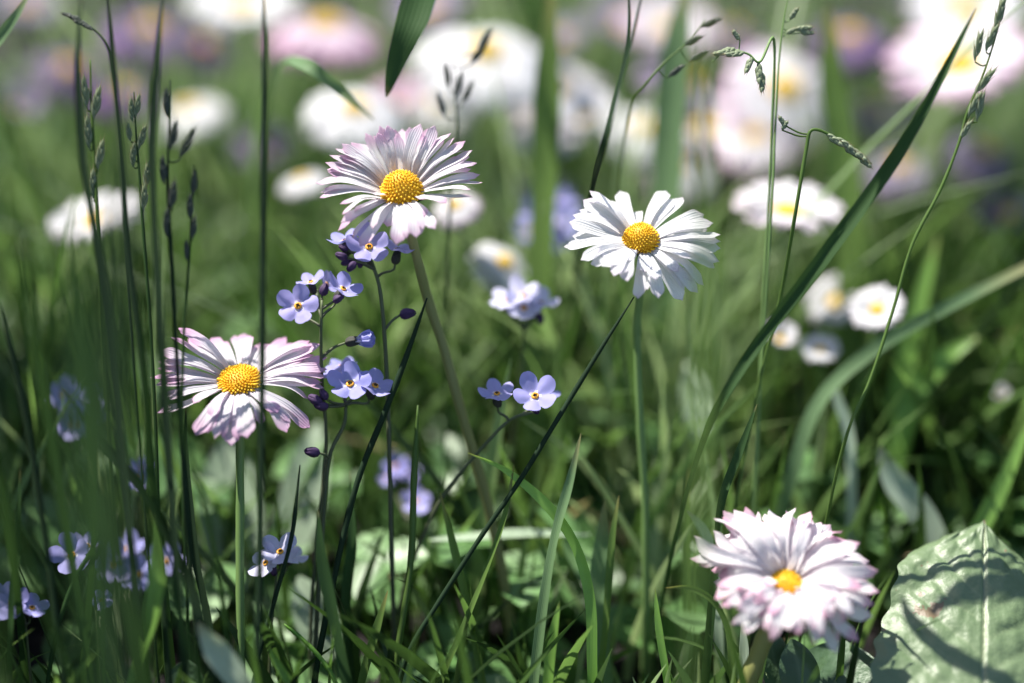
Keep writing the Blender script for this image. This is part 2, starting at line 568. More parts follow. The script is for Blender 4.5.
# ------------------------------------------------------------------ meadow grass nobody could count
def grass_field():
    rng = np.random.default_rng(5)
    V, F, U, A = [], [], [], []
    count = 0
    specs = []
    # (number, x range, y range, mean height)
    for num, xr, yr, hm in ((4200, 0.24, (-0.045, 0.25), 0.046), (120, 0.30, (0.28, 0.5), 0.04), (1500, 0.45, (-0.25, 0.28), 0.04), (2600, 0.9, (0.85, 1.8), 0.07), (1000, 0.16, (0.05, 0.32), 0.082), (650, 0.15, (0.035, 0.22), 0.098)):
        for _ in range(num):
            specs.append((rng.uniform(-xr, xr), rng.uniform(*yr), max(0.015, rng.normal(hm, hm * 0.33))))
    for _ in range(2300):
        specs.append((rng.uniform(-0.04, 0.17), rng.uniform(0.045, 0.26), rng.uniform(0.06, 0.1)))
    NS = 7
    for x, y, h in specs:
        cl = noise.noise(Vector((x * 14, y * 14, 0)))
        rr_ = project((x, y, 0.02))[2]
        if 1.0 < rr_ < 1.13 and abs(x) < 0.12 and rng.random() < 0.55: continue
        lp = project((x, y, 0.02))
        if lp[2] < 1.06 and 850 < lp[0] < 1120 and lp[1] > 480: continue
        h *= 1 + 0.45 * cl
        az = rng.uniform(0, 2 * math.pi)
        lean = abs(rng.normal(0.0, 0.20))
        bend = abs(rng.normal(0.25, 0.35))
        if rng.random() < 0.1: lean += 0.5
        wd = rng.uniform(0.0010, 0.0030) * (0.8 + h * 5) * (0.42 if h > 0.078 else 1)
        for attempt in range(8):
            hx = math.cos(az) * (lean + bend) * h * 0.8
            hy = math.sin(az) * (lean + bend) * h * 0.8
            tip = Vector((x + hx, y + hy, h))
            px, py, r = project(tip)
            if r < 1.045 and 0 < r and py < 590 + 60 * math.sin(x * 60) and -60 < px < 1084:
                h *= 0.75
                if h < 0.012: break
            else:
                break
        if r < 1.045 and h < 0.012:
            continue
        px, py, r = project((x + math.cos(az) * (lean + bend) * h * 0.8, y + math.sin(az) * (lean + bend) * h * 0.8, h))
        for q in FD:
            if r < 1 + (q[2] - 1) * 1.22 and abs(px - q[0]) < q[3] * 0.6 and py < q[1] + q[3] * 0.3 and rng.random() < 0.75:
                h *= 0.62
                break
        if noise.noise(Vector((x * 22, y * 17, 7))) > 0.22 and y > 0.03 and rng.random() < 0.75:
            continue
        dead = rng.random() < 0.05 and y > 0
        if dead:
            lean += 1.3
            h *= 0.45
        face = rng.uniform(0, math.pi)
        fx, fy = math.cos(face), math.sin(face)
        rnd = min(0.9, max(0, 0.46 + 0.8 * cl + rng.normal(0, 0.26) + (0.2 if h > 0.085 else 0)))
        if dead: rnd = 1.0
        b0 = len(V)
        for i in range(NS):
            f = i / (NS - 1)
            q = f * lean + bend * f * f
            cx = x + math.cos(az) * h * q * 0.8
            cy = y + math.sin(az) * h * q * 0.8
            cz = -0.006 + (h + 0.006) * f * (1 - 0.18 * bend * f)
            ww = wd * 0.5 * min(1, ((1 - f) * 2.5) ** 0.7 + 0.03)
            for k, off in ((-1, 0), (0, 0.3), (1, 0)):
                V.append((cx + fx * ww * k - fy * ww * off, cy + fy * ww * k + fx * ww * off, cz))
                A.append(rnd)
        for i in range(NS - 1):
            for k in range(2):
                a = b0 + i * 3 + k
                F.append((a, a + 1, a + 4, a + 3))
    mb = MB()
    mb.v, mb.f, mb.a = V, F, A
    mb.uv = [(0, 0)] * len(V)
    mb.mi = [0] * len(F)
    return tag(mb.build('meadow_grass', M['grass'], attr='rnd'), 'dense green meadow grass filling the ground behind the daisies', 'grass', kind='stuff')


grass_field()


def leaflet(mb, base, d, nrm, L, W, at=0.5, cup=0.2, n=7, m=4, shape=None, wob=0.0):
    d = d.normalized()
    s = d.cross(nrm).normalized()
    nn = s.cross(d)
    rows, uvs, ats = [], [], []
    for i in range(n):
        f = i / (n - 1)
        ww = W * 0.5 * (shape(f) if shape else math.sin(math.pi * min(1, f * 0.93 + 0.04)) ** 0.6)
        row = []
        for j in range(-m, m + 1):
            k = j / m
            row.append(base + d * L * f * (1 - 0.05 * k * k) + s * ww * k + nn * (cup * ww * k * k - cup * 0.8 * L * f * f * 0.5 + wob * math.sin(7 * f + 3 * k)))
        rows.append(row)
        uvs.append([((j / m + 1) / 2, f) for j in range(-m, m + 1)])
        ats.append([at] * (2 * m + 1))
    mb.grid(rows, uvs, ats)


def ground_cover():
    rng = random.Random(11)
    mb = MB()
    for _ in range(1300):
        x, y = rng.uniform(-0.26, 0.26), rng.uniform(-0.05, 0.30)
        z = rng.uniform(0.004, 0.03)
        if project((x, y, z + 0.01))[2] < 1.05:
            z = rng.uniform(0.003, 0.010)
        lp = project((x, y, z))
        if 850 < lp[0] < 1150 and lp[2] < 1.1 and lp[1] > 480: continue
        az = rng.uniform(0, 6.28)
        n = Vector((rng.gauss(0, 0.35), rng.gauss(0, 0.35), 1)).normalized()
        t = rng.random()
        c = Vector((x, y, z))
        if t < 0.65:   # three leaflets
            L = rng.uniform(0.006, 0.012)
            for k in range(3):
                a = az + k * 2.094
                d = Vector((math.cos(a), math.sin(a), 0.1))
                d -= n * d.dot(n)
                leaflet(mb, c, d, n, L, L * 0.95, at=rng.uniform(0.2, 0.9), n=5, m=2)
            tube(mb, [c, Vector((x, y, -0.004))], 0.0004, 0.0005, 4, 3)
        else:
            L = rng.uniform(0.015, 0.035)
            d = Vector((math.cos(az), math.sin(az), rng.uniform(0.1, 0.9)))
            d -= n * d.dot(n) * 0.3
            leaflet(mb, Vector((x, y, 0)), d, n, L, L * 0.38, at=rng.uniform(0, 1), cup=0.3, n=7, m=2)
    mb.a = [(v or 0.3) for v in mb.a]
    return tag(mb.build('ground_cover', M['cover'], attr='rnd'), 'low clover and rosette leaves covering the soil under the grass', 'ground cover', kind='stuff')


ground_cover()


# ------------------------------------------------------------------ daisies
def petal(mb, base, tip, nrm, W, bow=0.12, twist=0.0, notch=0.0, n=14, m=3, shp=0, side=0.0):
    ax = tip - base
    L = ax.length
    d = ax.normalized()
    s0 = d.cross(nrm).normalized()
    n0 = s0.cross(d)
    rows, uvs = [], []
    for i in range(n):
        f = i / (n - 1)
        f = 1 - (1 - f) ** 1.7
        # narrow at the claw, widest at 3/4, rounded tip
        if f < 0.8:
            ww = 0.34 + 0.66 * (f / 0.8) ** (0.75 + 0.3 * shp)
        else:
            q = (f - 0.8) / 0.2
            ww = max(0.0, 1 - q ** 2.6 * 0.985) ** 0.55
        ww *= W * 0.5
        a = twist * f
        s = s0 * math.cos(a) + n0 * math.sin(a)
        nn = n0 * math.cos(a) - s0 * math.sin(a)
        row = []
        for j in range(-m, m + 1):
            k = j / m
            back = 0
            if f > 0.85:
                back = (k * k * 0.05 + notch * max(0, 1 - abs(k) * 2.2)) * L * (f - 0.85) / 0.15
            along = L * f - back
            lift = bow * L * math.sin(math.pi * f) * 0.9 + 0.07 * ww * math.cos(k * math.pi * 3) * min(1, 3 * (1 - f)) + (0.15 + 0.2 * twist) * ww * k * k + 0.02 * L * math.sin(f * 9 + twist * 40) * f
            row.append(base + d * along + s * (ww * k + side * L * math.sin(math.pi * f) * 0.5) + nn * lift)
        rows.append(row)
        uvs.append([((j / m + 1) / 2, f) for j in range(-m, m + 1)])
    mb.grid(rows, uvs)


def disc_mesh(mb, c, axis, rad, h, n=230, size=1.0):
    axis = axis.normalized()
    s = axis.cross(Vector((0.2, 0.9, 0.1))).normalized()
    t = axis.cross(s)

    def pt(rr, a):
        # rr 0..1 over the dome
        th = rr * math.pi * 0.52
        return c + (s * math.cos(a) + t * math.sin(a)) * rad * math.sin(th) + axis * h * math.cos(th), ((s * math.cos(a) + t * math.sin(a)) * math.sin(th) * h + axis * math.cos(th) * rad).normalized()
    rows, uvs, ats = [], [], []
    for i in range(9):
        rr = i / 8
        rows.append([pt(rr, 2 * math.pi * k / 18)[0] for k in range(18)])
        uvs.append([(0, 0)] * 18)
        ats.append([0.22] * 18)
    mb.grid(rows, uvs, ats, close=True)
    rng = random.Random(int(abs(c.x) * 1e6))
    for i in range(n):
        f = (i + 0.5) / n
        rr = math.acos(1 - f * 0.97) / (math.pi * 0.52)
        a = i * 2.399963
        p, nn = pt(min(1, rr), a)
        b = rad * 1.32 / math.sqrt(n) * (0.85 + 0.3 * rr) * size
        hh = b * (1.0 + 0.9 * rr + rng.uniform(-0.2, 0.35))
        u = nn.cross(axis if abs(nn.dot(axis)) < 0.95 else s).normalized()
        v = nn.cross(u)
        lean = Vector((rng.gauss(0, 0.15), rng.gauss(0, 0.15), 0)) * b
        sz = rng.uniform(0.8, 1.15) * (1.25 if rr > 0.72 and rng.random() < .5 else 1)
        tone = min(1, max(0, 0.72 - 0.25 * rr + rng.uniform(-0.2, 0.2)))
        r0, u0, a0 = [], [], []
        for (z, w_) in ((0, 1.0), (0.55, 0.95), (0.9, 0.6), (1.0, 0.05)):
            r0.append([p + nn * hh * z * sz + lean * z + sz * (u * math.cos(q) + v * math.sin(q)) * b * w_ * 0.62 for q in [k * math.pi * 2 / 5 for k in range(5)]])
            u0.append([(0, 0)] * 5)
            a0.append([tone * (0.55 + 0.5 * z)] * 5)
        mb.grid(r0, u0, a0, close=True)


def bracts(mb, c, axis, rad, n=13, L=None):
    axis = axis.normalized()
    s = axis.cross(Vector((0.2, 0.9, 0.1))).normalized()
    t = axis.cross(s)
    rows, uvs = [], []
    for z, w_ in ((-0.95, 0.12), (-0.85, 0.45), (-0.55, 0.82), (-0.15, 1.0), (0.05, 0.98)):
        rows.append([c + axis * rad * z + (s * math.cos(a) + t * math.sin(a)) * rad * w_ for a in [2 * math.pi * k / 16 for k in range(16)]])
        uvs.append([(k / 16, z + 0.95) for k in range(16)])
    mb.grid(rows, uvs, close=True)
    for k in range(n):
        a = 2 * math.pi * k / n
        o = s * math.cos(a) + t * math.sin(a)
        leaflet(mb, c + o * rad * 0.7 - axis * rad * 0.5, o * 0.75 + axis * 0.6, axis * 0.6 - o, rad * 1.0, rad * 0.42, n=5, m=1)


def hero_daisy(dpx, dpy, r, axis, drad_px, dh, tips, mat, stem_wp, stem_w, stem_mat, label, L0=11.5, W0=15, seed=0, backbow=0.1, nflo=230, fill=0, messy=0.25, slim=1.0):
    rng = random.Random(seed)
    c = P(dpx, dpy, r)
    axis = axis.normalized()
    drad = mm(drad_px, r)
    dome_c = c - axis * drad * dh * 0.5
    stem_pts = [dome_c - axis * drad * 0.7] + grounded(stem_wp)
    root = empty('daisy', Vector((stem_pts[-1].x, stem_pts[-1].y, 0)))
    tag(root, label, 'daisy', 'sharp daisies standing in the focused part of the meadow')
    sm = MB()
    w2 = mm(stem_w, r) / 2
    tube(sm, stem_pts, w2 * 0.9, w2 * 1.1, 10, 30)
    sm.build('stem', stem_mat, root)
    bm_ = MB()
    bracts(bm_, dome_c - axis * drad * 0.05, axis, drad * 0.85)
    bm_.build('bract_cup', M['bract'], root)
    dm = MB()
    disc_mesh(dm, dome_c, axis, drad, drad * dh, nflo)
    dm.build('disc', M['disc'], root, attr='tone')
    ordered = sorted([t for t in tips if len(t) < 3 or not t[2]], key=lambda t: math.atan2(t[1] - dpy, t[0] - dpx))
    extra = []
    for t0, t1 in zip(ordered, ordered[1:] + ordered[:1]):
        gap = math.hypot(t0[0] - t1[0], t0[1] - t1[1])
        if gap < fill:
            m_ = rng.uniform(0.35, 0.65)
            q = rng.uniform(0.86, 0.97)
            extra.append((dpx + (t0[0] * m_ + t1[0] * (1 - m_) - dpx) * q, dpy + (t0[1] * m_ + t1[1] * (1 - m_) - dpy) * q, L0 * q, W0 * 0.85))
    for i, tp in enumerate(list(tips) + extra):
        tx, ty = tp[0], tp[1]
        L = (tp[2] if len(tp) > 2 and tp[2] else L0) * 1e-3
        W = mm(tp[3] if len(tp) > 3 and tp[3] else W0, r) * slim * rng.uniform(0.88, 1.1)
        side = tp[4] if len(tp) > 4 else (1 if ty < dpy + 3 else -1)     # 1: behind the disc, -1: in front
        # base on the disc's rim
        o = CAM_LOC
        dirv = (P(tx, ty, 1) - o).normalized()
        rough = P(tx, ty, r) - c
        pl = rough - axis * rough.dot(axis)
        # spread the rim bases by true head-plane azimuth (undo foreshortening)
        v2 = Vector((0, 0, 1)) - axis * axis.z
        hy = Vector((0, 1, 0)) - axis * axis.y
        hy.normalize()
        hx = hy.cross(axis)
        sx = (tx - dpx) * 1.0
        sy = -(ty - dpy) * (1.7 if ty < dpy else 1.25)
        ln = math.hypot(sx, sy) or 1
        rim = (hx * sx + hy * sy) / ln
        base = dome_c + rim * drad * 0.88 + axis * rng.uniform(-0.06, 0.10) * drad
        # meet the sight line of the tip at petal length
        oc = o - base
        b = oc.dot(dirv)
        cc = oc.length_squared - L * L
        disc = b * b - cc
        if disc <= 0:
            tip = o + dirv * (-b)
        else:
            tip = o + dirv * (-b + side * math.sqrt(disc) * 0.85)
        d = (tip - base).normalized()
        nrm = axis * 1.0 - d * d.dot(axis) + Vector((rng.gauss(0, .22), rng.gauss(0, .22), 0.1))
        mb = MB()
        petal(mb, base, tip, nrm, W, backbow * rng.uniform(0.3, 1.6), rng.gauss(0, messy), rng.choice((0, 0, 0, 0.03)), shp=rng.uniform(-.4, .6), side=rng.gauss(0, 0.05))
        mb.build('petal', mat, root)
    return root


def conv(ox, oy, sc, lst):
    return [(ox + q[0] / sc, oy + q[1] / sc, *q[2:]) for q in lst]


ax_up = Vector((0, -0.12, 1))
tA = conv(250, 90, 3.938, [(258, 362), (270, 428), (293, 288), (310, 258), (330, 232), (358, 212), (392, 207), (300, 310, 11), (350, 250, 10), (452, 170), (508, 140), (540, 135), (580, 170, 10), (600, 150), (632, 142), (672, 132), (700, 150), (730, 136), (792, 168), (765, 180), (852, 202), (835, 215), (880, 240), (870, 262), (897, 285), (905, 330), (920, 362), (880, 425, 0, 0, 1), (775, 445, 9, 0, -1), (730, 548, 0, 0, -1), (655, 578, 0, 17), (575, 612, 0, 17), (432, 622, 0, 14), (343, 552), (360, 490), (540, 538, 6, 15), (645, 535, 7, 18), (480, 545, 9), (690, 500, 8), (495, 412, 4.5, 12), (700, 430, 9), (290, 385, 11), (410, 480, 9), (330, 290, 11), (820, 300, 9), (500, 165, 10)])
hero_daisy(401, 184, 1.0, Vector((-0.03, -0.16, 1)), 19.5, 1.25, tA, M['petal_pink'],
           [(417, 258, 1.01), (428, 300, 1.02), (443, 345, 1.025), (458, 400, 1.03), (474, 455, 1.04), (488, 505, 1.05), (500, 560, 1.06)], 10.8, M['stem'],
           'tallest daisy, white with pink tips and brownish stem, above the forget-me-nots', 12.4, 12.3, 3, fill=30, messy=0.14, slim=0.92)

tB = conv(550, 170, 4.553, [(178, 95, 0, 17), (150, 138, 0, 18), (103, 203, 0, 13), (86, 235), (100, 300, 11), (62, 352), (140, 408), (185, 430, 11), (232, 440, 0, 17), (290, 480, 0, 17), (350, 505, 0, 17), (402, 588, 0, 16), (492, 588, 0, 17), (605, 595, 0, 16), (675, 560, 0, 15), (702, 525, 0, 16), (755, 448, 0, 17), (772, 415), (778, 355), (778, 322), (778, 292), (745, 245, 0, 17), (702, 200, 0, 18), (608, 128, 0, 19), (530, 98, 0, 19), (318, 92, 0, 17), (272, 135, 11), (395, 190, 8), (432, 462, 7, 18), (585, 465, 8, 15), (210, 380, 9), (160, 260, 11), (720, 270, 11), (640, 300, 10), (560, 170, 10), (340, 420, 8, 17), (640, 400, 9), (230, 160, 10), (480, 500, 9.5, 16)])
hero_daisy(641, 235, 1.0, Vector((-0.05, -0.42, 1)), 16.2, 1.15, tB, M['petal_white'],
           [(640, 290, 1.02), (637, 330, 1.03), (640, 420, 1.04), (645, 500, 1.05), (646, 580, 1.06)], 8.5, M['stem_green'],
           'pure white daisy right of centre with gap in its upper petals and slender stem', 12.0, 15, 5, fill=20, messy=0.18, slim=0.88)

tC = conv(130, 310, 3.657, [(175, 62, 0, 16), (148, 100, 12, 13), (212, 103), (298, 105, 0, 15), (382, 92, 0, 14), (420, 82, 0, 16), (436, 92, 10), (572, 98, 0, 14), (515, 125, 10), (658, 112, 0, 15), (702, 128, 0, 15), (722, 175, 0, 17), (722, 215, 11), (718, 250), (712, 285, 0, 17), (655, 322, 10), (662, 432, 0, 19), (575, 448, 0, 20), (620, 400, 10), (430, 472, 0, 21), (370, 500, 0, 22), (310, 475, 0, 12), (240, 462, 0, 20), (98, 380, 0, 15), (120, 322, 11), (92, 278, 0, 17), (72, 243, 0, 9), (103, 188, 0, 13), (108, 150, 0, 15), (230, 340, 8, 17), (540, 380, 9, 20), (480, 420, 9, 20), (300, 400, 9, 18), (640, 180, 10), (640, 250, 9), (160, 230, 10), (480, 120, 10), (400, 430, 9, 19), (340, 440, 10, 18)])
hero_daisy(239, 377, 1.0, Vector((-0.02, -0.18, 1)), 19.5, 0.62, tC, M['petal_lilac'],
           [(240, 440, 1.0), (240, 520, 1.0), (240, 600, 1.0), (241, 672, 1.0)], 9, M['stem_green'],
           'left daisy with drooping lilac-tinged petals on an upright stem', 13.0, 14, 8, 0.08, fill=30, messy=0.12, slim=0.84)

tD = conv(670, 480, 3.365, [(80, 188), (65, 262), (95, 292), (140, 130), (178, 103), (215, 100), (255, 88), (292, 105), (330, 98), (362, 115), (395, 98), (425, 93), (472, 103), (542, 150), (600, 200), (640, 212), (552, 190), (672, 275, 15), (702, 305, 15), (705, 375, 15), (688, 420, 14), (684, 460, 14), (635, 545), (562, 585), (485, 555), (432, 520, 11), (252, 518), (148, 405), (220, 432), (120, 235, 11), (200, 175, 10), (300, 165, 9), (342, 180, 8), (440, 170, 9), (500, 200, 9), (300, 462, 9), (345, 465, 8), (600, 470, 11), (625, 440, 11), (520, 490, 10), (390, 490, 8), (450, 470, 7), (240, 300, 8), (270, 240, 8), (160, 320, 10), (540, 300, 9), (580, 380, 10), (180, 210, 11), (230, 140, 11), (270, 130, 11), (200, 400, 9), (520, 420, 8), (560, 340, 9), (380, 440, 5), (430, 430, 5), (350, 420, 6), (480, 440, 7), (310, 350, 6), (650, 330, 12), (480, 300, 8), (100, 215, 12), (320, 130, 11), (450, 130, 11), (290, 500, 9), (330, 200, 9)])
rD = random.Random(21)
for _ in range(84):
    an = rD.uniform(0, 2 * math.pi)
    q_ = rD.uniform(0.45, 0.97)
    tx_, ty_ = 787 + math.cos(an) * 86 * q_, 577 - math.sin(an) * 68 * q_
    if 826 < tx_ < 850 and 570 < ty_ < 590: continue
    if ty_ > 582 and abs(tx_ - 787) < 16 and q_ < .6: continue
    tD.append((tx_, ty_, 6.5 + 7 * q_, rD.uniform(11, 16)))
tD += [(776, 592, 6, 13, -1), (790, 600, 6.5, 14, -1), (803, 590, 6, 13, -1), (783, 612, 8, 14, -1), (765, 585, 7, 12, -1), (808, 604, 8, 13, -1)]
hero_daisy(787, 582, 0.965, Vector((0.05, -0.40, 1)), 14.5, 0.7, tD, M['petal_double'],
           [(770, 625, 0.975), (758, 655, 0.98), (745, 690, 0.985)], 19, M['stem'],
           'dense many-petalled white daisy with rose tips beside the big wrinkled leaf', 13.2, 15.5, 12, 0.2, 110, fill=45, messy=0.5)


def ring_mesh(seed, n=50, elev=0.15, droop=0.0, L=1.0):
    """a whole ray of petals at unit radius, for daisies far out of focus"""
    rng = random.Random(seed)
    mb = MB()
    for k in range(n):
        a = 2 * math.pi * (k + rng.uniform(-.3, .3)) / n
        o = Vector((math.cos(a), math.sin(a), 0))
        e = elev + rng.gauss(0, 0.07) + (0.08 if k % 2 else 0)
        l = L * rng.uniform(0.93, 1.03)
        base = o * 0.24
        tip = o * l * math.cos(e) + UP * (l * math.sin(e) - droop)
        petal(mb, base, tip, UP + Vector((rng.gauss(0, .15), rng.gauss(0, .15), 0)), 0.22, 0.1, rng.gauss(0, .15), n=6, m=2)
    return mb


def make_mesh_obj(mb, name, mat, attr=None):
    o = mb.build(name, mat, attr=attr)
    me = o.data
    bpy.data.objects.remove(o)
    return me


RINGS = {}
for key, (e, dr) in {'flat': (0.08, 0.0), 'cup': (0.55, 0.0), 'droop': (-0.25, 0.15)}.items():
    for mk in ('petal_white', 'petal_pink', 'petal_rose', 'petal_mauve', 'petal_lilac', 'petal_grey'):
        RINGS[key, mk] = make_mesh_obj(ring_mesh(hash(key) % 97 if False else len(RINGS), elev=e, droop=dr), 'petal_ring', M[mk])
_d = MB()
disc_mesh(_d, Vector((0, 0, -0.03)), UP, 0.21, 0.16, 90)
_d.a = [max(0.8, q or 0) for q in _d.a]  # far discs lightened: their overexposure is put into the colour
DISC = make_mesh_obj(_d, 'disc', M['disc'], 'tone')
_b = MB()
bracts(_b, Vector((0, 0, -0.06)), UP, 0.24)
BRACT = make_mesh_obj(_b, 'bract_cup', M['bract'])


def child(me, name, parent, loc=None, rot=None, scale=None):
    o = bpy.data.objects.new(name, me)
    COL.objects.link(o)
    o.parent = parent
    if loc is not None: o.location = loc
    if rot is not None: o.rotation_euler = rot
    if scale is not None: o.scale = (scale,) * 3
    return o


def far_daisy(px, py, r, width, kind, mk, label, tilt=0.0, side=0.0, group='blurred daisies standing behind the sharp ones', bottom=None):
    """width: span in pixels; tilt > 0 leans the head towards the viewer"""
    near = r < 1.2
    r = 1 + (r - 1) * 1.22
    c = P(px, py, r)
    rad = mm(width * (1.0 if near else 1.27), r) / 2
    rng = random.Random(int(px * 7 + py))
    axis = Vector((side + rng.gauss(0, 0.22), -tilt * 0.55 + rng.gauss(0, 0.12), 1)).normalized()
    lean = Vector((rng.uniform(-0.012, 0.012), rng.uniform(0.0, 0.02), 0))
    foot = Vector((c.x, c.y, 0)) + lean
    root = empty('daisy', foot)
    tag(root, label, 'daisy', group)
    hub = c - axis * rad * 0.2
    q = axis.to_track_quat('Z', 'Y').to_euler()
    child(RINGS[kind, mk], 'petal_ring', root, c - foot, q, rad)
    child(DISC, 'disc', root, c - foot, q, rad)
    child(BRACT, 'bract_cup', root, c - foot, q, rad)
    sm = MB()
    mid = (hub + foot) / 2 + Vector((rng.uniform(-0.004, 0.004), 0, 0))
    tube(sm, [hub - axis * rad * 0.05, hub - axis * rad * 0.3, mid, foot - UP * 0.004], 0.0007, 0.0009, 7, 14)
    sm.build('stem', M['stem_green'], root)
    return root


for q in FD:
    far_daisy(*q)


# ------------------------------------------------------------------ forget-me-nots
def corolla_mesh(var=0):
    rv = random.Random(var)
    amp = [rv.uniform(0.90, 1.08) for _ in range(5)]
    tilt_ = [rv.uniform(-0.10, 0.22) for _ in range(5)]
    cup = rv.uniform(0.05, 0.28)
    mb = MB()
    nr, na = 8, 60
    rows, uvs = [], []
    for i in range(nr):
        f = 0.13 + 0.87 * i / (nr - 1)
        row, uvr = [], []
        for k in range(na):
            a = 2 * math.pi * k / na
            lobe = abs(math.cos(2.5 * a))            # 1 on a lobe's middle line
            li = int(round(a / (2 * math.pi) * 5)) % 5
            R0 = 0.60 + 0.40 * lobe ** 0.5 * (1 + (amp[li] - 1) * 2.5) - 0.03 * lobe ** 30
            rr = f * (R0 if f > 0.45 else (R0 * (f / 0.45) + 0.9 * (1 - f / 0.45)))
            z = cup * rr * rr + tilt_[li] * rr * rr * lobe + 0.06 * math.sin(2.5 * a * 2 + 1) * rr + (0.05 if f > 0.5 else 0) * lobe
            row.append(Vector((math.cos(a) * rr, math.sin(a) * rr, z)))
            uvr.append((lobe, f))
        rows.append(row)
        uvs.append(uvr)
    mb.grid(rows, uvs, close=True)
    return mb


COROLLA = [make_mesh_obj(corolla_mesh(k), 'corolla', M['fpetal']) for k in range(5)]
PALE = [make_mesh_obj(corolla_mesh(k), 'corolla', M['fpale']) for k in range(5, 9)]
_e = MB()
tr = [[Vector((math.cos(a) * (0.11 + 0.06 * math.cos(b)), math.sin(a) * (0.11 + 0.06 * math.cos(b)), 0.04 + 0.05 * math.sin(b))) for a in [2 * math.pi * k / 15 for k in range(15)]] for b in [2 * math.pi * j / 6 for j in range(7)]]
_e.grid(tr, [[(0, 0)] * 15] * 7, close=True)
EYE = make_mesh_obj(_e, 'eye', M['feye'])
_t = MB()
_t.grid([[Vector((math.cos(a) * q, math.sin(a) * q, 0.012)) for a in [2 * math.pi * k / 12 for k in range(12)]] for q in (0.001, 0.045)], [[(0, 0)] * 12] * 2, close=True)
THROAT = make_mesh_obj(_t, 'throat', M['fthroat'])


def pod_mesh(name, mat, n=15, k=1.0, sp=0.12):
    mb = MB()
    prof = [(0, 0.02), (0.12, 0.28), (0.35, 0.40), (0.6, 0.38), (0.85, 0.24), (1.0, 0.03)]
    rows = [[Vector((math.cos(a) * q * k * (1 + sp * math.cos(5 * a)), math.sin(a) * q * k * (1 + sp * math.cos(5 * a)), z + sp * (1 if z > .7 else 0) * math.cos(5 * a))) for a in [2 * math.pi * k / n for k in range(n)]] for z, q in prof]
    mb.grid(rows, [[(0, z)] * n for z, q in prof], close=True)
    return make_mesh_obj(mb, name, mat)


BUD = pod_mesh('bud', M['fbud'], k=0.85)
CALYX = pod_mesh('calyx', M['fcalyx'], k=0.66, sp=0.28)


def fmn(stem_wp, flowers, buds, label, twigs=(), stem_w=5, halfopen=(), cor=None):
    """flowers: (px,py,diameter px, r, (nx,ny,nz)) with the normal in camera axes (right, up, towards viewer)"""
    pts = grounded(stem_wp)
    foot = Vector((pts[-1].x, pts[-1].y, 0))
    root = empty('forget_me_not', foot)
    tag(root, label, 'forget-me-not', 'blue forget-me-nots among the daisies')
    sm = MB()
    r0 = stem_wp[0][2]
    tube(sm, pts, mm(stem_w * 0.30, r0), mm(stem_w * 0.48, r0), 7, 26)
    top = pts[0]

    def attach(p):
        # nearest stem point lower than p
        best = min(catmull(pts, 24), key=lambda q: (q - p).length + (0.02 if q.z > p.z - 0.001 else 0))
        return best
    for (px, py, dia, r, nv) in flowers:
        c = P(px, py, r)
        nrm = (CR @ Vector(nv)).normalized()
        q = nrm.to_track_quat('Z', 'Y')
        q = q @ Matrix.Rotation(random.uniform(0, 1.25), 3, 'Z').to_quaternion()
        rad = mm(dia * 1.1, r) / 2
        fl = child(random.choice(cor or COROLLA), 'flower', root, c - foot, q.to_euler(), rad)
        child(EYE, 'eye', fl)
        child(THROAT, 'throat', fl)
        back = c - nrm * rad * 0.75
        cy = child(CALYX, 'calyx', root, c - nrm * rad * 0.85 - foot, q.to_euler(), rad * 0.8)
        tube(sm, [back, back - nrm * rad * 0.4, attach(back).lerp(back, 0.3), attach(back)], mm(1.2, r), mm(1.6, r), 6, 8)
    for (px, py, ln, r, ang) in buds:
        c = P(px, py, r)
        d = (CR @ Vector((math.cos(R(ang)), math.sin(R(ang)), 0.2))).normalized()
        l = mm(ln, r)
        child(BUD if ln < 17 else CALYX, 'bud', root, c - d * l * 0.5 - foot, d.to_track_quat('Z', 'Y').to_euler(), l)
        at = attach(c)
        tube(sm, [c - d * l * 0.45, (c - d * l * 0.7).lerp(at, 0.3), at], mm(1.2, r), mm(1.6, r), 6, 8)
    for (px, py, ln, r, ang) in halfopen:
        c = P(px, py, r)
        d = (CR @ Vector((math.cos(R(ang)), math.sin(R(ang)), 0.25))).normalized()
        l = mm(ln, r)
        mb = MB()
        rng = random.Random(3)
        s = d.cross(TOCAM).normalized()
        t = d.cross(s)
        for k in range(5):
            a = k * 1.2566 + 0.3
            o = s * math.cos(a) + t * math.sin(a)
            petal(mb, c + o * l * 0.08, c + d * l * 0.95 + o * l * 0.32, -o, l * 0.75, -0.1, n=7, m=2)
        mb.build('flower', M['fpetal'], root)
        child(CALYX, 'calyx', root, c - d * l * 0.6 - foot, d.to_track_quat('Z', 'Y').to_euler(), l * 0.85)
        at = attach(c - d * l)
        tube(sm, [c - d * l * 0.55, (c - d * l).lerp(at, 0.25), at], mm(1.3, r), mm(1.8, r), 6, 10)
    sm.build('stem', M['fstem'], root)
    return root


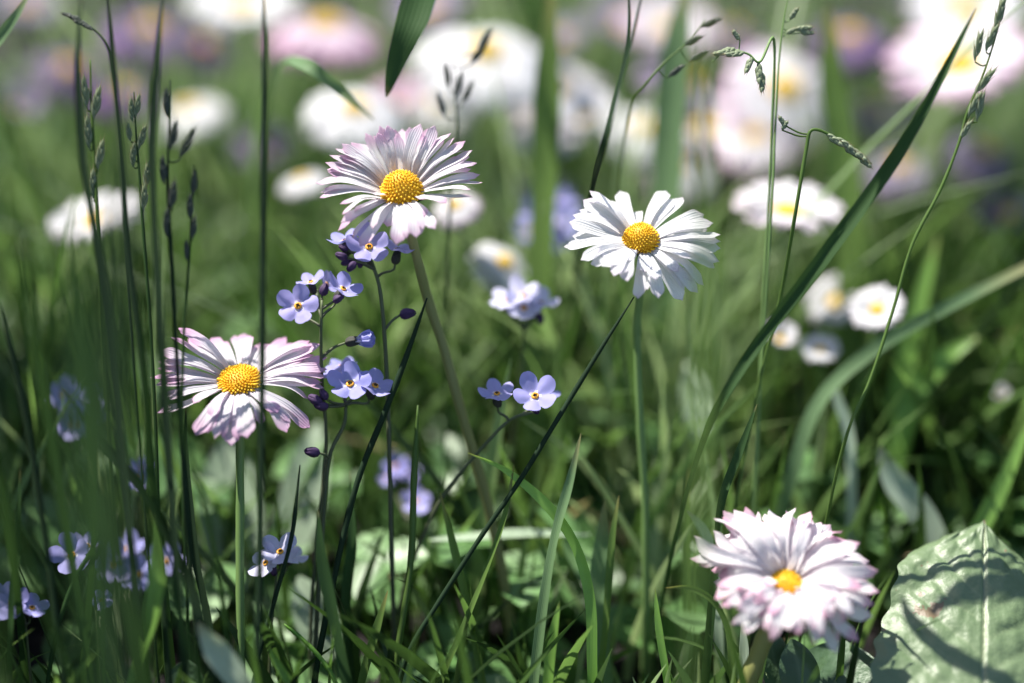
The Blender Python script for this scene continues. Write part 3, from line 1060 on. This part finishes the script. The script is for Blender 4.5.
fmn([(372, 262, 1.01), (380, 290, 1.01), (385, 340, 1.01), (388, 400, 1.015), (390, 480, 1.02), (392, 560, 1.03)],
    [(369, 247, 42, 1.0, (0.1, 0.55, 1)), (345, 241, 34, 1.01, (-0.3, 1.4, 0.6)), (398, 250, 34, 1.01, (0.4, 1.5, 0.5))],
    [(342, 256, 12, 1.0, 160), (352, 266, 12, 1.0, 230), (347, 262, 11, 1.01, 200), (360, 262, 11, 1.01, 270), (407, 314, 16, 1.01, 10), (344, 248, 10, 1.0, 150)],
    'violet-blue forget-me-nots with round dark buds under the tallest daisy', stem_w=6)
fmn([(322, 300, 1.0), (321, 335, 1.0), (322, 380, 1.01), (326, 450, 1.02), (315, 560, 1.03)],
    [(298, 306, 42, 0.995, (0.0, 0.35, 1)), (311, 282, 30, 1.01, (-0.3, 1.3, 0.6)), (343, 289, 36, 1.0, (0.7, 1.1, 0.7)), (327, 284, 24, 1.02, (0.8, 0.6, 0.4))],
    [(324, 290, 13, 1.0, 70), (338, 299, 12, 1.0, 30)],
    'three pale blue forget-me-nots above the left daisy, one facing forward', stem_w=5, halfopen=[(356, 341, 20, 1.0, 10)])
fmn([(346, 405, 1.01), (344, 425, 1.01), (330, 455, 1.01), (325, 500, 1.015), (318, 600, 1.02)],
    [(350, 384, 44, 1.0, (0.0, 0.7, 1)), (375, 386, 40, 1.005, (0.5, 1.0, 0.8)), (337, 374, 34, 1.015, (-0.3, 1.3, 0.6)), (342, 366, 30, 1.03, (0.1, 1.3, 0.4))],
    [(316, 400, 15, 1.0, 150), (322, 406, 14, 1.0, 170), (313, 452, 15, 1.0, 170), (324, 395, 12, 1.0, 120)],
    'full forget-me-not cluster touching the right petals of the left daisy', stem_w=6)
fmn([(535, 412, 1.01), (510, 420, 1.015), (485, 445, 1.02), (455, 480, 1.03), (430, 520, 1.04)],
    [(497, 394, 36, 1.01, (-0.1, 1.2, 0.8)), (535, 396, 42, 1.0, (0.0, 0.6, 1)), (548, 392, 24, 1.02, (0.6, 0.8, 0.5))],
    [(535, 408, 12, 1.0, 300)],
    'pair of blue forget-me-nots on a slanting stalk near the picture centre', stem_w=5)
fmn([(85, 565, 1.0), (95, 600, 1.0), (100, 660, 1.0)],
    [(72, 555, 40, 1.0, (-0.1, 0.3, 1)), (88, 546, 30, 1.01, (0.5, 1.0, 0.7)), (102, 600, 22, 1.02, (0.2, 0.3, 1))],
    [(95, 555, 12, 1.0, 60), (90, 562, 10, 1.0, 20), (99, 549, 10, 1.0, 60)],
    'forget-me-nots in deep shade at lower left crossed by a grass blade', stem_w=4)
fmn([(128, 590, 1.05), (135, 640, 1.05)],
    [(115, 565, 42, 1.06, (0.1, 0.6, 1)), (138, 575, 40, 1.06, (0.3, 0.6, 1)), (165, 562, 34, 1.07, (0.3, 0.6, 1)), (125, 550, 36, 1.07, (0, 1, 0.7))], [],
    'soft-focus pale forget-me-nots right of the shaded lower left ones', stem_w=4)
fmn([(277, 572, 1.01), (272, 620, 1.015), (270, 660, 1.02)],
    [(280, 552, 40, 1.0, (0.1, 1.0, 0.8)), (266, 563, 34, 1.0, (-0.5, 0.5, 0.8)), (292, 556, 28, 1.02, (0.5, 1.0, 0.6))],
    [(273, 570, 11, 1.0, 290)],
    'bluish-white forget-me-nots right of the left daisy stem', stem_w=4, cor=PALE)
fmn([(25, 620, 0.99), (30, 670, 0.99)],
    [(12, 603, 40, 0.985, (-0.2, 0.6, 1)), (32, 608, 32, 0.985, (0.4, 1.1, 0.7)), (0, 600, 30, 0.99, (-0.4, 0.5, 1))], [],
    'forget-me-not cut by the left edge in the lower corner', stem_w=4)
fmn([(75, 420, 1.1), (80, 500, 1.12)],
    [(64, 395, 32, 1.1, (0, 0.6, 1)), (84, 402, 30, 1.1, (0.2, 0.6, 1)), (74, 425, 34, 1.1, (0, 0.4, 1)), (90, 415, 26, 1.1, (0.3, .4, 1))], [],
    'blurred violet forget-me-nots below the white daisy at the left edge', stem_w=4)
fmn([(140, 500, 1.08), (142, 560, 1.1)],
    [(139, 478, 26, 1.08, (0, 0.5, 1)), (141, 468, 20, 1.08, (0.2, 1, 0.6))], [],
    'single small blurred forget-me-not in the dark left grass', stem_w=4)
fmn([(408, 520, 1.1), (408, 580, 1.12)],
    [(416, 502, 30, 1.1, (0.1, 0.6, 1)), (396, 467, 26, 1.12, (0, 0.6, 1)), (408, 472, 26, 1.12, (0.4, 0.6, 1)), (388, 478, 20, 1.12, (-0.3, 0.6, 1))], [],
    'blurred blue forget-me-nots behind the grass in the lower middle', stem_w=4)
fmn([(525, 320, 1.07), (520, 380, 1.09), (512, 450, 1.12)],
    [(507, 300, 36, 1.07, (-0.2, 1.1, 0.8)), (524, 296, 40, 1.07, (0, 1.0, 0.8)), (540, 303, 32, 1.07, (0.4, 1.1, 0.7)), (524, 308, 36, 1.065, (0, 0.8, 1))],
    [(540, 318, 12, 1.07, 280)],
    'almost white forget-me-not cluster under a blurred white daisy', stem_w=5, cor=PALE)
fmn([(548, 250, 1.2), (550, 330, 1.24)],
    [(540, 218, 40, 1.2, (0, 0.6, 1)), (562, 225, 36, 1.2, (0.2, 0.6, 1)), (548, 240, 38, 1.2, (0, 0.5, 1)), (530, 232, 30, 1.22, (0, 0.6, 1)), (560, 205, 30, 1.22, (0, 0.6, 1))], [],
    'blurred violet forget-me-nots left of the pure white daisy', stem_w=5)


# ------------------------------------------------------------------ single grass blades and stalks
def blade(wp, wpx, mk, label, roll=0.3, fold=0.3, cat='grass blade', wfun=None, group='single grass blades standing clear of the meadow grass'):
    pts = grounded([(q if len(q) == 3 else (*q, wp[0][2])) for q in wp])
    mb = MB()
    r0 = wp[0][2]
    ribbon(mb, pts, mm(wpx, r0) * 1.08, roll, n=max(24, len(pts) * 6), fold=fold, wfun=wfun)
    o = mb.build('grass_shoot', M[mk], origin=Vector((pts[-1].x, pts[-1].y, 0)))
    return tag(o, label, cat, group)


def thin(wp, wpx, mk, label):
    pts = grounded([(q if len(q) == 3 else (*q, wp[0][2])) for q in wp])
    mb = MB()
    w2 = mm(wpx, wp[0][2]) / 2
    tube(mb, pts, w2, w2 * 1.15, 7, max(24, len(pts) * 5), rfun=lambda f: w2 * min(1.15, 0.3 + f * 6))
    o = mb.build('grass_straw', M[mk], origin=Vector((pts[-1].x, pts[-1].y, 0)))
    return tag(o, label, 'grass stem', 'bare thin grass stems')


blade([(976, 8, .975), (950, 60), (915, 125), (880, 180), (820, 262), (762, 338), (722, 400), (700, 450, 1.0), (680, 520, 1.02)], 14, 'dark', 'long dark green blade slanting up to the top right corner', 0.15, 0.5, wfun=lambda f: min(1, (f * 3.2) ** 0.8 + 0.05) * (1 if f < .4 else max(0.3, 1 - (f - .4) * 2.0)))
thin([(634, 297, 1.0), (600, 350), (560, 415), (520, 480), (482, 535), (440, 600), (410, 650)], 4.5, 'deep', 'thin dark stem slanting up to the lower petals of the pure white daisy')
thin([(427, 298, 1.0), (405, 360), (385, 412), (358, 480), (338, 560), (318, 660)], 5.5, 'deep', 'dark stem slanting from the tall daisy stalk down to the lower left')
blade([(468, 453, 1.0), (505, 470), (545, 503), (575, 545), (590, 600), (592, 660)], 10, 'bright', 'bright green arching blade with pale drooping tip in lower centre', 0.2, 0.2, wfun=lambda f: min(1, f * 3 + 0.12))
blade([(581, 433, 0.995), (570, 480), (556, 530), (545, 590), (535, 670)], 10, 'blue', 'upright blue-green blade crossing the arching pale-tipped one', 0.5, 0.5)
blade([(605, 500, 1.035), (601, 560), (600, 620), (603, 680)], 20, 'blue', 'broad blue-green blade standing just right of the arching one', 0.4)
blade([(619, 495, 1.02), (612, 540), (606, 620), (600, 680)], 7, 'mid', 'slim green blade beside the broad blue-green one', 0.4)
blade([(514, 464, 1.0), (506, 510), (488, 565), (462, 630), (445, 670)], 6, 'mid', 'slender blade leaning right beneath the forget-me-not pair', 0.6)
blade([(655, 588, 1.0), (659, 630), (667, 680)], 7, 'bright', 'short bright blade at the bottom right of the pure white daisy stem', 0.2)
blade([(757, 404, 1.0), (740, 450), (722, 500), (716, 560)], 8, 'dark', 'short dark blade standing above the many-petalled daisy', 0.4)
blade([(1034, 410, 1.08), (1000, 490), (962, 560), (940, 610)], 17, 'bright', 'blurred bright green blade above the big wrinkled leaf', 0.3)
blade([(1040, 260, 1.09), (960, 300), (880, 345), (820, 400), (790, 480)], 13, 'blue', 'blurred blue-green blade slanting in from the right edge', 0.2, 0.2, wfun=lambda f: min(1, .7 + f))
blade([(197, 622, .93), (212, 645), (232, 672), (250, 700)], 24, 'pale', 'pale blurred leaf blade close to the viewer at bottom left', 0.2, 0.3)
blade([(152, 508, .94), (158, 560), (150, 620), (138, 670)], 16, 'bright', 'blurred bright blade in front of the shaded forget-me-nots', 0.3)
thin([(284, 624, .99), (303, 640), (322, 660), (336, 684)], 4, 'bright', 'tiny curved lime stem with brown tip at the bottom')
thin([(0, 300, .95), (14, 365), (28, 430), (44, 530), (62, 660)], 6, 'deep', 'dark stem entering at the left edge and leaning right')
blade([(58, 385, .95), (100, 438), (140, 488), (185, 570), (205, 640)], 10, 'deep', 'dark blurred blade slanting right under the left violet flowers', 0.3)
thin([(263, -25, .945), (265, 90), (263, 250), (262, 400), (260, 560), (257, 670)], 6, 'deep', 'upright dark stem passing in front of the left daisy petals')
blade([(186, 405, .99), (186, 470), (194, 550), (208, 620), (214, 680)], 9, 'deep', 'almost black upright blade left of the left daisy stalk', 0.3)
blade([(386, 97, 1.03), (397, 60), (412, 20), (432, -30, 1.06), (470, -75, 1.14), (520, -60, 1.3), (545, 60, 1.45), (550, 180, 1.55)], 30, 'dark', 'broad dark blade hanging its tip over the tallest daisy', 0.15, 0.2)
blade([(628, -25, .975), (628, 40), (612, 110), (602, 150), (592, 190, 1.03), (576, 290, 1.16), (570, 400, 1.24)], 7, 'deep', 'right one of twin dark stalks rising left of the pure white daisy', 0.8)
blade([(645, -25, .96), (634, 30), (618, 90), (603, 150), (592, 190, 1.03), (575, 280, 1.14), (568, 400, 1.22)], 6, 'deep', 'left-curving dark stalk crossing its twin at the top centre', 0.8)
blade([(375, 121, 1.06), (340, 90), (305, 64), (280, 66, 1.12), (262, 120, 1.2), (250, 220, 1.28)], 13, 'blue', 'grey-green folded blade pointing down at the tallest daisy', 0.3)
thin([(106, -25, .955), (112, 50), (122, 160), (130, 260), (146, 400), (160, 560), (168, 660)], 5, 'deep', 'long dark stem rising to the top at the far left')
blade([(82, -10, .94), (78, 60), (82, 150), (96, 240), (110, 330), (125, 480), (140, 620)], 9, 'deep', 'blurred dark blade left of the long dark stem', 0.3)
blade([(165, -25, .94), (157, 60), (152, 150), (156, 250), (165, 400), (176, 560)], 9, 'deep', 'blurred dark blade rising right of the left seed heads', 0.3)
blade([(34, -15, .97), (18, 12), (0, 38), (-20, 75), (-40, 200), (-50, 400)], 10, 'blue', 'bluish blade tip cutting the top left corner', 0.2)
blade([(552, -25, 1.16), (548, 60), (545, 160), (540, 280), (536, 400)], 26, 'mid', 'broad blurred green blade left of the twin dark stalks', 0.3)
blade([(688, -25, 1.2), (676, 50), (668, 150), (664, 300)], 30, 'blue', 'broad blurred grey-green blade above the pure white daisy', 0.3)
blade([(828, 5, 1.2), (832, 80), (845, 170), (852, 300)], 26, 'mid', 'broad olive blurred blade behind the nodding seed head', 0.3)
blade([(938, 235, 1.17), (915, 320), (898, 400), (888, 470)], 20, 'bright', 'lime blurred blade right of the small round daisies', 0.3)
blade([(980, 335, 1.14), (945, 358), (915, 395), (898, 450)], 20, 'bright', 'short lime blurred blade leaning right near the right edge', 0.3)
thin([(418, 405, 1.01), (414, 480), (411, 560), (398, 650)], 6, 'mid', 'upright green stem in the lower middle with a pale tip')
blade([(440, 492, 1.02), (452, 540), (466, 600), (480, 670)], 8, 'mid', 'green blade left of the slender leaning blade', 0.4)
thin([(300, 465, .99), (292, 535), (276, 595), (258, 660)], 4, 'deep', 'thin dark stem crossing the bluish-white forget-me-nots')
thin([(101, 532, .985), (88, 556), (72, 585), (55, 640)], 4, 'dark', 'thin blade crossing the shaded lower left forget-me-nots')
blade([(665, 588, .99), (690, 588), (714, 602), (728, 630), (732, 670)], 6, 'mid', 'short arched blade left of the many-petalled daisy', 0.3)
blade([(687, 510, 1.03), (702, 528), (714, 560), (718, 620)], 9, 'pale', 'short pale blade tip left of the many-petalled daisy head', 0.3)
blade([(742, 620, 1.0), (744, 650), (742, 690)], 9, 'pale', 'pale narrow blade under the many-petalled daisy', 0.3)
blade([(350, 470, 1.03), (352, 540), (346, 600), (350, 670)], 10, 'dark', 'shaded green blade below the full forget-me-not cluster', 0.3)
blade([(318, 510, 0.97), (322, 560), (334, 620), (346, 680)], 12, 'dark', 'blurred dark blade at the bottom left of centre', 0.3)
blade([(388, 590, 1.0), (376, 630), (362, 680)], 8, 'mid', 'short green blade at the bottom between two dark stems', 0.3)
blade([(268, 645, 0.97), (280, 668), (300, 700)], 8, 'bright', 'small lime blade at the foot of the left daisy', 0.3)
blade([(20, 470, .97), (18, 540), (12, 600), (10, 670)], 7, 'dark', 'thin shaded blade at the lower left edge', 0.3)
blade([(560, 600, 1.02), (552, 640), (548, 680)], 10, 'bright', 'stubby bright blade between the two crossing blades', 0.3)
blade([(690, 470, 1.08), (688, 540), (690, 640)], 9, 'mid', 'soft green blade between the pure white daisy stem and the short dark blade', 0.3)
blade([(832, 375, 1.1), (838, 400), (850, 440), (852, 520)], 10, 'pale', 'pale blurred blade under the small round daisies', 0.3)
blade([(878, 445, 1.09), (895, 480), (925, 520), (945, 575)], 26, 'pale', 'pale blurred leaf blade left of the bright right blade', 0.2)


VEIL = 'soft unfocused blades standing close to the viewer'
for wp, wp_, mk_, lb_ in (
    ([(60, 230, .68), (75, 330), (80, 450), (95, 640)], 24, 'dark', 'veil-like unfocused dark blade close to the viewer at the left edge'),
    ([(125, 60, .72), (118, 200), (112, 380), (120, 640)], 16, 'deep', 'unfocused dark blade close to the viewer before the left seed spikes'),
    ([(705, -20, .75), (700, 100), (705, 260), (700, 480), (690, 640)], 14, 'mid', 'unfocused upright green blade just right of the pure white daisy'),
):
    blade(wp, wp_, mk_, lb_, 0.3, 0.3, group=VEIL)


def shade_clump():
    rng = random.Random(4)
    mb = MB()
    for _ in range(800):  # unseen clump added beyond the left edge to shade the left corner
        x, y = rng.uniform(-0.23, -0.155), rng.uniform(-0.12, 0.12)
        h = rng.uniform(0.13, 0.225)
        lx, ly = rng.gauss(0, 0.012) - 0.006, rng.gauss(0, 0.02)
        pts = [Vector((x + lx, y + ly, h)), Vector((x + lx * .5, y + ly * .5, h * .6)), Vector((x, y, -0.004))]
        ribbon(mb, pts, rng.uniform(0.003, 0.006), rng.uniform(-1.5, 1.5), 8, 0.3, at=rng.uniform(0.1, 0.6))
    for line, wd in (([(1075, 552), (1020, 573), (985, 588), (955, 602), (930, 613)], 0.0040), ([(1065, 700), (1010, 684), (965, 668), (930, 642), (908, 612), (899, 590)], 0.0034)):  # added blades above the frame, shaped to cast shadow bands on the leaf
        pts = [P(a, b, 1.025 - (b - 517) / 263 * 0.10) + sun_dir * 0.155 for a, b in reversed(line)]
        e = pts[-1]
        pts += [e + Vector((0.045, -0.01, 0.004)), Vector((e.x + 0.085, e.y - 0.03, 0.12)), Vector((e.x + 0.10, e.y - 0.04, 0.05)), Vector((e.x + 0.105, e.y - 0.044, -0.004))]
        ribbon(mb, pts, wd, 0.0, 40, 0.2, at=0.4, nrm=sun_dir, wfun=lambda f: min(1, .25 + f * 4))
    return tag(mb.build('shade_casting_grass', M['grass'], attr='rnd'), 'unseen tall grass added to shade the left corner and the big leaf', 'grass', kind='stuff')


shade_clump()


def shaded_grass():
    rng = random.Random(9)
    for mk, name, num in (('dark', 'shaded_grass', 20), ):  # dark blade colour carries the shade of the left side
        mb = MB()
        for _ in range(num):
            r = rng.uniform(0.74, 0.95)
            px = rng.uniform(-60, 150)
            tip = P(px, rng.uniform(190, 520), r)
            root = Vector((tip.x + rng.gauss(0, 0.012), tip.y + rng.uniform(-0.01, 0.015), -0.003))
            mid = tip.lerp(root, 0.5) + Vector((rng.gauss(0, 0.004), 0, 0.004))
            ribbon(mb, [tip, mid, root], rng.uniform(0.0010, 0.0024), rng.uniform(-1.2, 1.2), 14, 0.3)
        tag(mb.build(name, M[mk]), 'dark grass thicket, shade in its colour, in front along the left edge', 'grass', kind='stuff')


shaded_grass()


# seed stalks
def spikelet(mb, base, d, L, W):
    d = d.normalized()
    s = d.cross(TOCAM).normalized()
    t = d.cross(s)
    for k in range(6):
        off = (0.26 if k % 2 else -0.26) * (1 - k * 0.1)
        dd = (d + s * off + t * 0.12 * math.sin(k * 2.1)).normalized()
        b = base + d * L * 0.115 * k
        sc = 0.50 - 0.03 * k
        rows, uvs = [], []
        for z, q in ((0, 0.15), (0.18, 0.7), (0.42, 1.0), (0.72, 0.55), (0.95, 0.14), (1.45, 0.015)):
            rows.append([b + dd * L * sc * z + (s * math.cos(a) + t * math.sin(a) * 0.8) * W * 0.25 * q * (1 + 0.12 * math.cos(3 * a)) for a in [2 * math.pi * j / 8 for j in range(8)]])
            uvs.append([(j / 8, z) for j in range(8)])
        mb.grid(rows, uvs, close=True)


def stalk(wp, wpx, mk, spk, smat, label):
    """spk: (px, py, r, angle in the picture plane, length px, width px)"""
    pts = grounded([(q if len(q) == 3 else (*q, wp[0][2])) for q in wp])
    foot = Vector((pts[-1].x, pts[-1].y, 0))
    root = empty('grass_stalk', foot)
    tag(root, label, 'grass stalk', 'flowering grass stalks with seed heads')
    mb = MB()
    w2 = mm(wpx * 0.72, wp[0][2]) / 2
    tube(mb, pts, w2, w2, 7, max(30, len(pts) * 6), rfun=lambda f: w2 * min(1.2, 0.45 + f * 2))
    line = catmull(pts, 80)
    for (px, py, r, ang, ln, wd) in spk:
        b = P(px, py, r)
        d = CR @ Vector((math.cos(R(ang)), math.sin(R(ang)), 0.1))
        near = min(line, key=lambda q: (q - b).length)
        if (near - b).length > 0.0006:
            tube(mb, [b, b.lerp(near, 0.6) - UP * 0.0004, near], w2 * 0.5, w2 * 0.6, 5, 6)
        m2 = MB()
        spikelet(m2, b, d, mm(ln, r), mm(wd, r))
        m2.build('spikelet', M[smat], root)
    mb.build('stem', M[mk], root)
    return root


stalk([(1004, 4, .99), (996, 35), (984, 72), (968, 110), (958, 145), (940, 190), (912, 245), (893, 310), (870, 380), (845, 440), (822, 540, 1.02), (800, 640, 1.03)], 4, 'mid',
      [(986, 52, .99, 70, 34, 8), (996, 30, .99, 78, 40, 9), (975, 62, .99, 80, 38, 7), (974, 96, .99, 55, 40, 8), (968, 118, .99, 66, 34, 8), (977, 122, .99, 80, 36, 7), (960, 140, .99, 62, 26, 7)],
      'spike', 'tall flowering grass stalk with narrow spikelets at the right edge')
stalk([(712, 62, 1.0), (728, 50), (748, 54), (760, 62), (774, 40, 1.01), (772, 130, 1.02), (768, 220, 1.03), (762, 320, 1.04), (758, 440, 1.05)], 3.5, 'stem_green',
      [(735, 48, 1.0, 200, 22, 10), (745, 52, 1.0, 190, 24, 11), (752, 56, 1.0, 250, 22, 10), (758, 62, 1.0, 275, 26, 11), (762, 72, 1.0, 270, 24, 10), (740, 40, 1.0, 130, 14, 9), (728, 52, 1.0, 190, 18, 9)],
      'spike', 'curled pale green seed head nodding left at the upper right')
stalk([(872, 164, 1.0), (850, 150), (832, 136), (812, 130), (806, 150), (795, 215), (780, 300, 1.02), (760, 380, 1.03), (740, 480, 1.04)], 4.5, 'mid',
      [(826, 134, 1.0, -35, 24, 10), (834, 138, 1.0, -30, 26, 11), (842, 144, 1.0, -35, 26, 12), (850, 149, 1.0, -35, 24, 12), (858, 156, 1.0, -40, 20, 10), (786, 126, 1.0, 130, 14, 9), (782, 130, 1.0, 60, 12, 8)],
      'spike', 'arched grass stalk with pale seed head nodding right over the flat daisy')
stalk([(792, -20, 1.02), (784, 20), (779, 60), (775, 130), (772, 200), (764, 330, 1.03), (756, 450, 1.04)], 3, 'stem_green',
      [(790, 20, 1.02, 60, 16, 9), (795, 30, 1.02, 10, 20, 10), (800, 33, 1.02, 0, 16, 8), (786, 34, 1.02, 30, 14, 8)],
      'spike', 'thin upright grass stalk with small seeds near the top right')
stalk([(134, 92, .99), (136, 130), (140, 180), (144, 240), (150, 320), (156, 430), (160, 560)], 4, 'dark',
      [(133, 122, .99, 95, 28, 7), (136, 118, .99, 82, 28, 7), (131, 142, .99, 100, 22, 7), (139, 150, .99, 75, 30, 7), (134, 168, .99, 95, 24, 6), (146, 190, .99, 85, 34, 7), (144, 212, .99, 88, 34, 7), (135, 160, .99, 92, 20, 6)],
      'spike', 'sharp green grass spike rising left of the left daisy')
stalk([(170, 80, .965), (169, 130), (168, 190), (171, 250), (176, 340), (182, 450), (190, 560)], 5, 'deep',
      [(168, 118, .965, 95, 34, 8), (171, 150, .965, 80, 34, 8), (180, 160, .965, 65, 42, 7), (165, 185, .965, 95, 34, 9), (172, 210, .965, 85, 34, 9), (168, 238, .965, 92, 34, 8)],
      'spikedark', 'dark blurred grass spike right of the sharp green spike')
stalk([(194, 165, .97), (192, 210), (189, 260), (184, 330), (182, 420), (184, 520)], 3.5, 'dark',
      [(194, 196, .97, 88, 30, 6), (191, 220, .97, 92, 30, 7), (193, 240, .97, 85, 28, 6), (188, 262, .97, 95, 26, 6)],
      'spikedark', 'slim dark grass spike above the left daisy petals')
stalk([(62, 14, .98), (78, 20), (92, 28), (106, 44), (112, 70), (120, 150), (128, 280), (138, 420), (150, 580)], 3, 'deep',
      [(74, 16, .98, 170, 14, 7), (82, 20, .98, 165, 16, 9), (88, 24, .98, 170, 16, 9), (94, 29, .98, 160, 14, 8)],
      'spikedark', 'nodding small dark seed head in the top left')
stalk([(452, 55, 1.07), (455, 95), (457, 130), (452, 180, 1.08), (448, 260, 1.08), (446, 350, 1.1)], 3.5, 'deep',
      [(450, 90, 1.07, 100, 32, 6), (456, 100, 1.07, 80, 34, 6), (462, 105, 1.07, 65, 30, 6), (446, 118, 1.07, 110, 32, 6), (470, 66, 1.07, 55, 34, 7), (478, 52, 1.07, 60, 30, 8)],
      'spikedark', 'dark loose grass panicle in front of the large blurred daisy')
stalk([(90, 60, 1.02), (92, 110), (95, 170), (100, 260), (104, 360, 1.04), (110, 480, 1.05)], 5, 'mid',
      [(88, 110, 1.02, 98, 40, 9), (94, 120, 1.02, 80, 40, 9), (90, 150, 1.02, 95, 40, 10), (98, 170, 1.02, 80, 36, 9), (94, 200, 1.02, 92, 36, 9)],
      'spike', 'blurred green grass spike over the white daisy at the left edge')
stalk([(705, 20, 1.03), (690, 40), (665, 62), (645, 85), (630, 110, 1.05), (618, 200, 1.1), (612, 330, 1.14)], 3, 'mid',
      [(700, 28, 1.03, 25, 26, 7), (684, 46, 1.03, 30, 24, 7), (668, 78, 1.03, 40, 24, 7), (690, 62, 1.03, 35, 24, 7)],
      'spikedark', 'soft olive grass panicle above the pure white daisy')


# ------------------------------------------------------------------ broad leaves
def big_leaf():
    apex, base = P(986, 517, 1.025), P(982, 780, .925)
    d = (base - apex)
    L = d.length
    d.normalize()
    nrm = (TOCAM * 0.75 + UP * 0.7 + Vector((0.05, 0, 0))).normalized()
    s = d.cross(nrm).normalized()       # picture left
    if (CR.transposed() @ s).x > 0: s = -s
    n0 = (nrm - d * nrm.dot(d)).normalized()
    # half widths in px along the length (0 at apex): left, right
    prof = [(0, 2, 2), (0.02, 16, 18), (0.06, 38, 42), (0.11, 56, 62), (0.18, 77, 70), (0.25, 86, 84), (0.4, 92, 92), (0.55, 104, 98), (0.7, 108, 100), (0.85, 84, 80), (0.95, 40, 36), (1, 5, 5)]

    def wd(f, k):
        for a, b in zip(prof, prof[1:]):
            if f <= b[0]:
                t = (f - a[0]) / (b[0] - a[0])
                t = t * t * (3 - 2 * t) * .3 + t * .7
                i = 1 if k < 0 else 2
                return mm(a[i] + (b[i] - a[i]) * t, .985)
        return 0
    mb = MB()
    NU, NV = 40, 90
    rows, uvs, ats = [], [], []
    for i in range(NV + 1):
        f = i / NV
        row, ur, ar = [], [], []
        for j in range(-NU, NU + 1):
            k = j / NU
            W = wd(f, k) * (1 + 0.02 * math.sin(f * 60 + (2 if k > 0 else 0)))
            x = W * abs(k)
            # side veins leave the midrib and run outward towards the apex
            ph = f * 9.0 + abs(k) * 2.4 + (0.5 if k > 0 else 0) + 0.25 * noise.noise(Vector((k * 2, f * 6, 1)))
            vv = abs((ph % 1) - 0.5) * 2          # 1 on the vein
            vein = max(0, (vv - 0.86) / 0.14)
            mid = max(0, 1 - abs(k) * wd(max(f, .1), k) / mm(2.6, 1))
            bul = (1 - vv ** 3) * min(1, abs(k) * 4) * min(1, (1 - abs(k)) * 5)
            cells = noise.noise(Vector((k * 5, f * 16, 3)))
            z = mm(3.6) * bul * (0.75 + 0.6 * cells) + mm(1.6) * cells - mm(30) * abs(k) ** 1.3 * (0.5 if k < 0 else 0.9) - mm(24) * (f - .5) ** 2 + mm(0.8) * noise.noise(Vector((k * 16, f * 50, 5)))
            z += mm(6) * math.sin(f * 17 + 3 * k) * max(0, abs(k) - 0.7) / 0.3
            z -= mm(4) * mid
            row.append(apex + d * L * f + s * (x if k < 0 else -x) + n0 * z)
            ur.append(((k + 1) / 2, f))
            ar.append(min(1, 0.75 * mid + 0.28 * vein * (1 - abs(k))))
        rows.append(row)
        uvs.append(ur)
        ats.append(ar)
    mb.grid(rows, uvs, ats)
    foot = Vector((base.x, base.y, 0))
    root = empty('broad_leaf', foot)
    tag(root, 'large wrinkled grey-green leaf with grass shadows in the bottom right corner', 'leaf')
    mb.build('leaf_blade', M['leaf'], root, attr='rnd')
    sm = MB()
    tube(sm, [apex.lerp(base, .12) - n0 * mm(8), apex.lerp(base, .5) - n0 * mm(6.5), base - n0 * mm(9), base + Vector((0.003, 0.006, -base.z * .6)), foot + Vector((0.004, 0.012, -0.004))], mm(1.5), mm(6), 7, 20)
    sm.build('midrib', M['paleleaf'], root, attr='rnd')


big_leaf()


def simple_leaf(name, base, tip, wpx, nrm, mk, label, cup=0.2, cat='leaf', group='low broad leaves near the soil', shape=None, r=1.0):
    b, t = P(*base), P(*tip)
    d = t - b
    L = d.length
    foot = Vector((b.x, b.y, 0))
    root = empty(name, foot)
    tag(root, label, cat, group)
    n_ = (CR @ Vector(nrm)).normalized()
    mb = MB()
    leaflet(mb, b, d, n_, L, mm(wpx, base[2]), 0.15, cup, 16, 6, shape, wob=mm(1.2))
    # the middle line a little paler
    for i in range(len(mb.a)):
        if i % 13 in (6,): mb.a[i] = 0.9
    mb.build('leaf_blade', M[mk], root, attr='rnd')
    sm = MB()
    tube(sm, [b, b + Vector((0, 0.002, -b.z * .5)), foot - UP * .004], mm(2), mm(2.5), 6, 8)
    sm.build('leaf_stalk', M['stem_green'], root)


simple_leaf('clover_leaf', (838, 706, 1.0), (842, 638, 1.02), 84, (0, .7, .8), 'clover', 'round dark green leaf directly below the many-petalled daisy')
simple_leaf('clover_leaf', (806, 700, 1.0), (792, 640, 1.0), 40, (-.3, .6, .8), 'clover', 'small oval leaf left of the round dark leaf')
simple_leaf('clover_leaf', (780, 700, 1.01), (772, 628, 1.01), 36, (.3, .5, .8), 'clover', 'upright oval leaf touching the thick stem of the many-petalled daisy')
simple_leaf('broad_leaf', (232, 600, 1.12), (228, 430, 1.14), 66, (0.1, .5, .8), 'paleleaf', 'large pale blurred leaf behind the left daisy stalk')
simple_leaf('broad_leaf', (290, 560, 1.12), (318, 420, 1.14), 46, (0.1, .5, .8), 'paleleaf', 'pale blurred leaf behind the full forget-me-not cluster')
simple_leaf('broad_leaf', (330, 660, 1.06), (300, 575, 1.07), 44, (0.1, .6, .8), 'paleleaf', 'soft pale green leaf below the bluish-white forget-me-nots')
simple_leaf('broad_leaf', (430, 540, 1.06), (592, 524, 1.07), 15, (0, .9, .5), 'paleleaf', 'pale leaf lying level behind the lower middle blades')
simple_leaf('broad_leaf', (700, 440, 1.16), (690, 360, 1.18), 30, (0.1, .6, .8), 'paleleaf', 'pale blurred leaf right of the pure white daisy stem')
simple_leaf('broad_leaf', (185, 700, .98), (186, 660, .98), 38, (0.1, .7, .8), 'clover', 'dark round leaf tip at the bottom left edge')
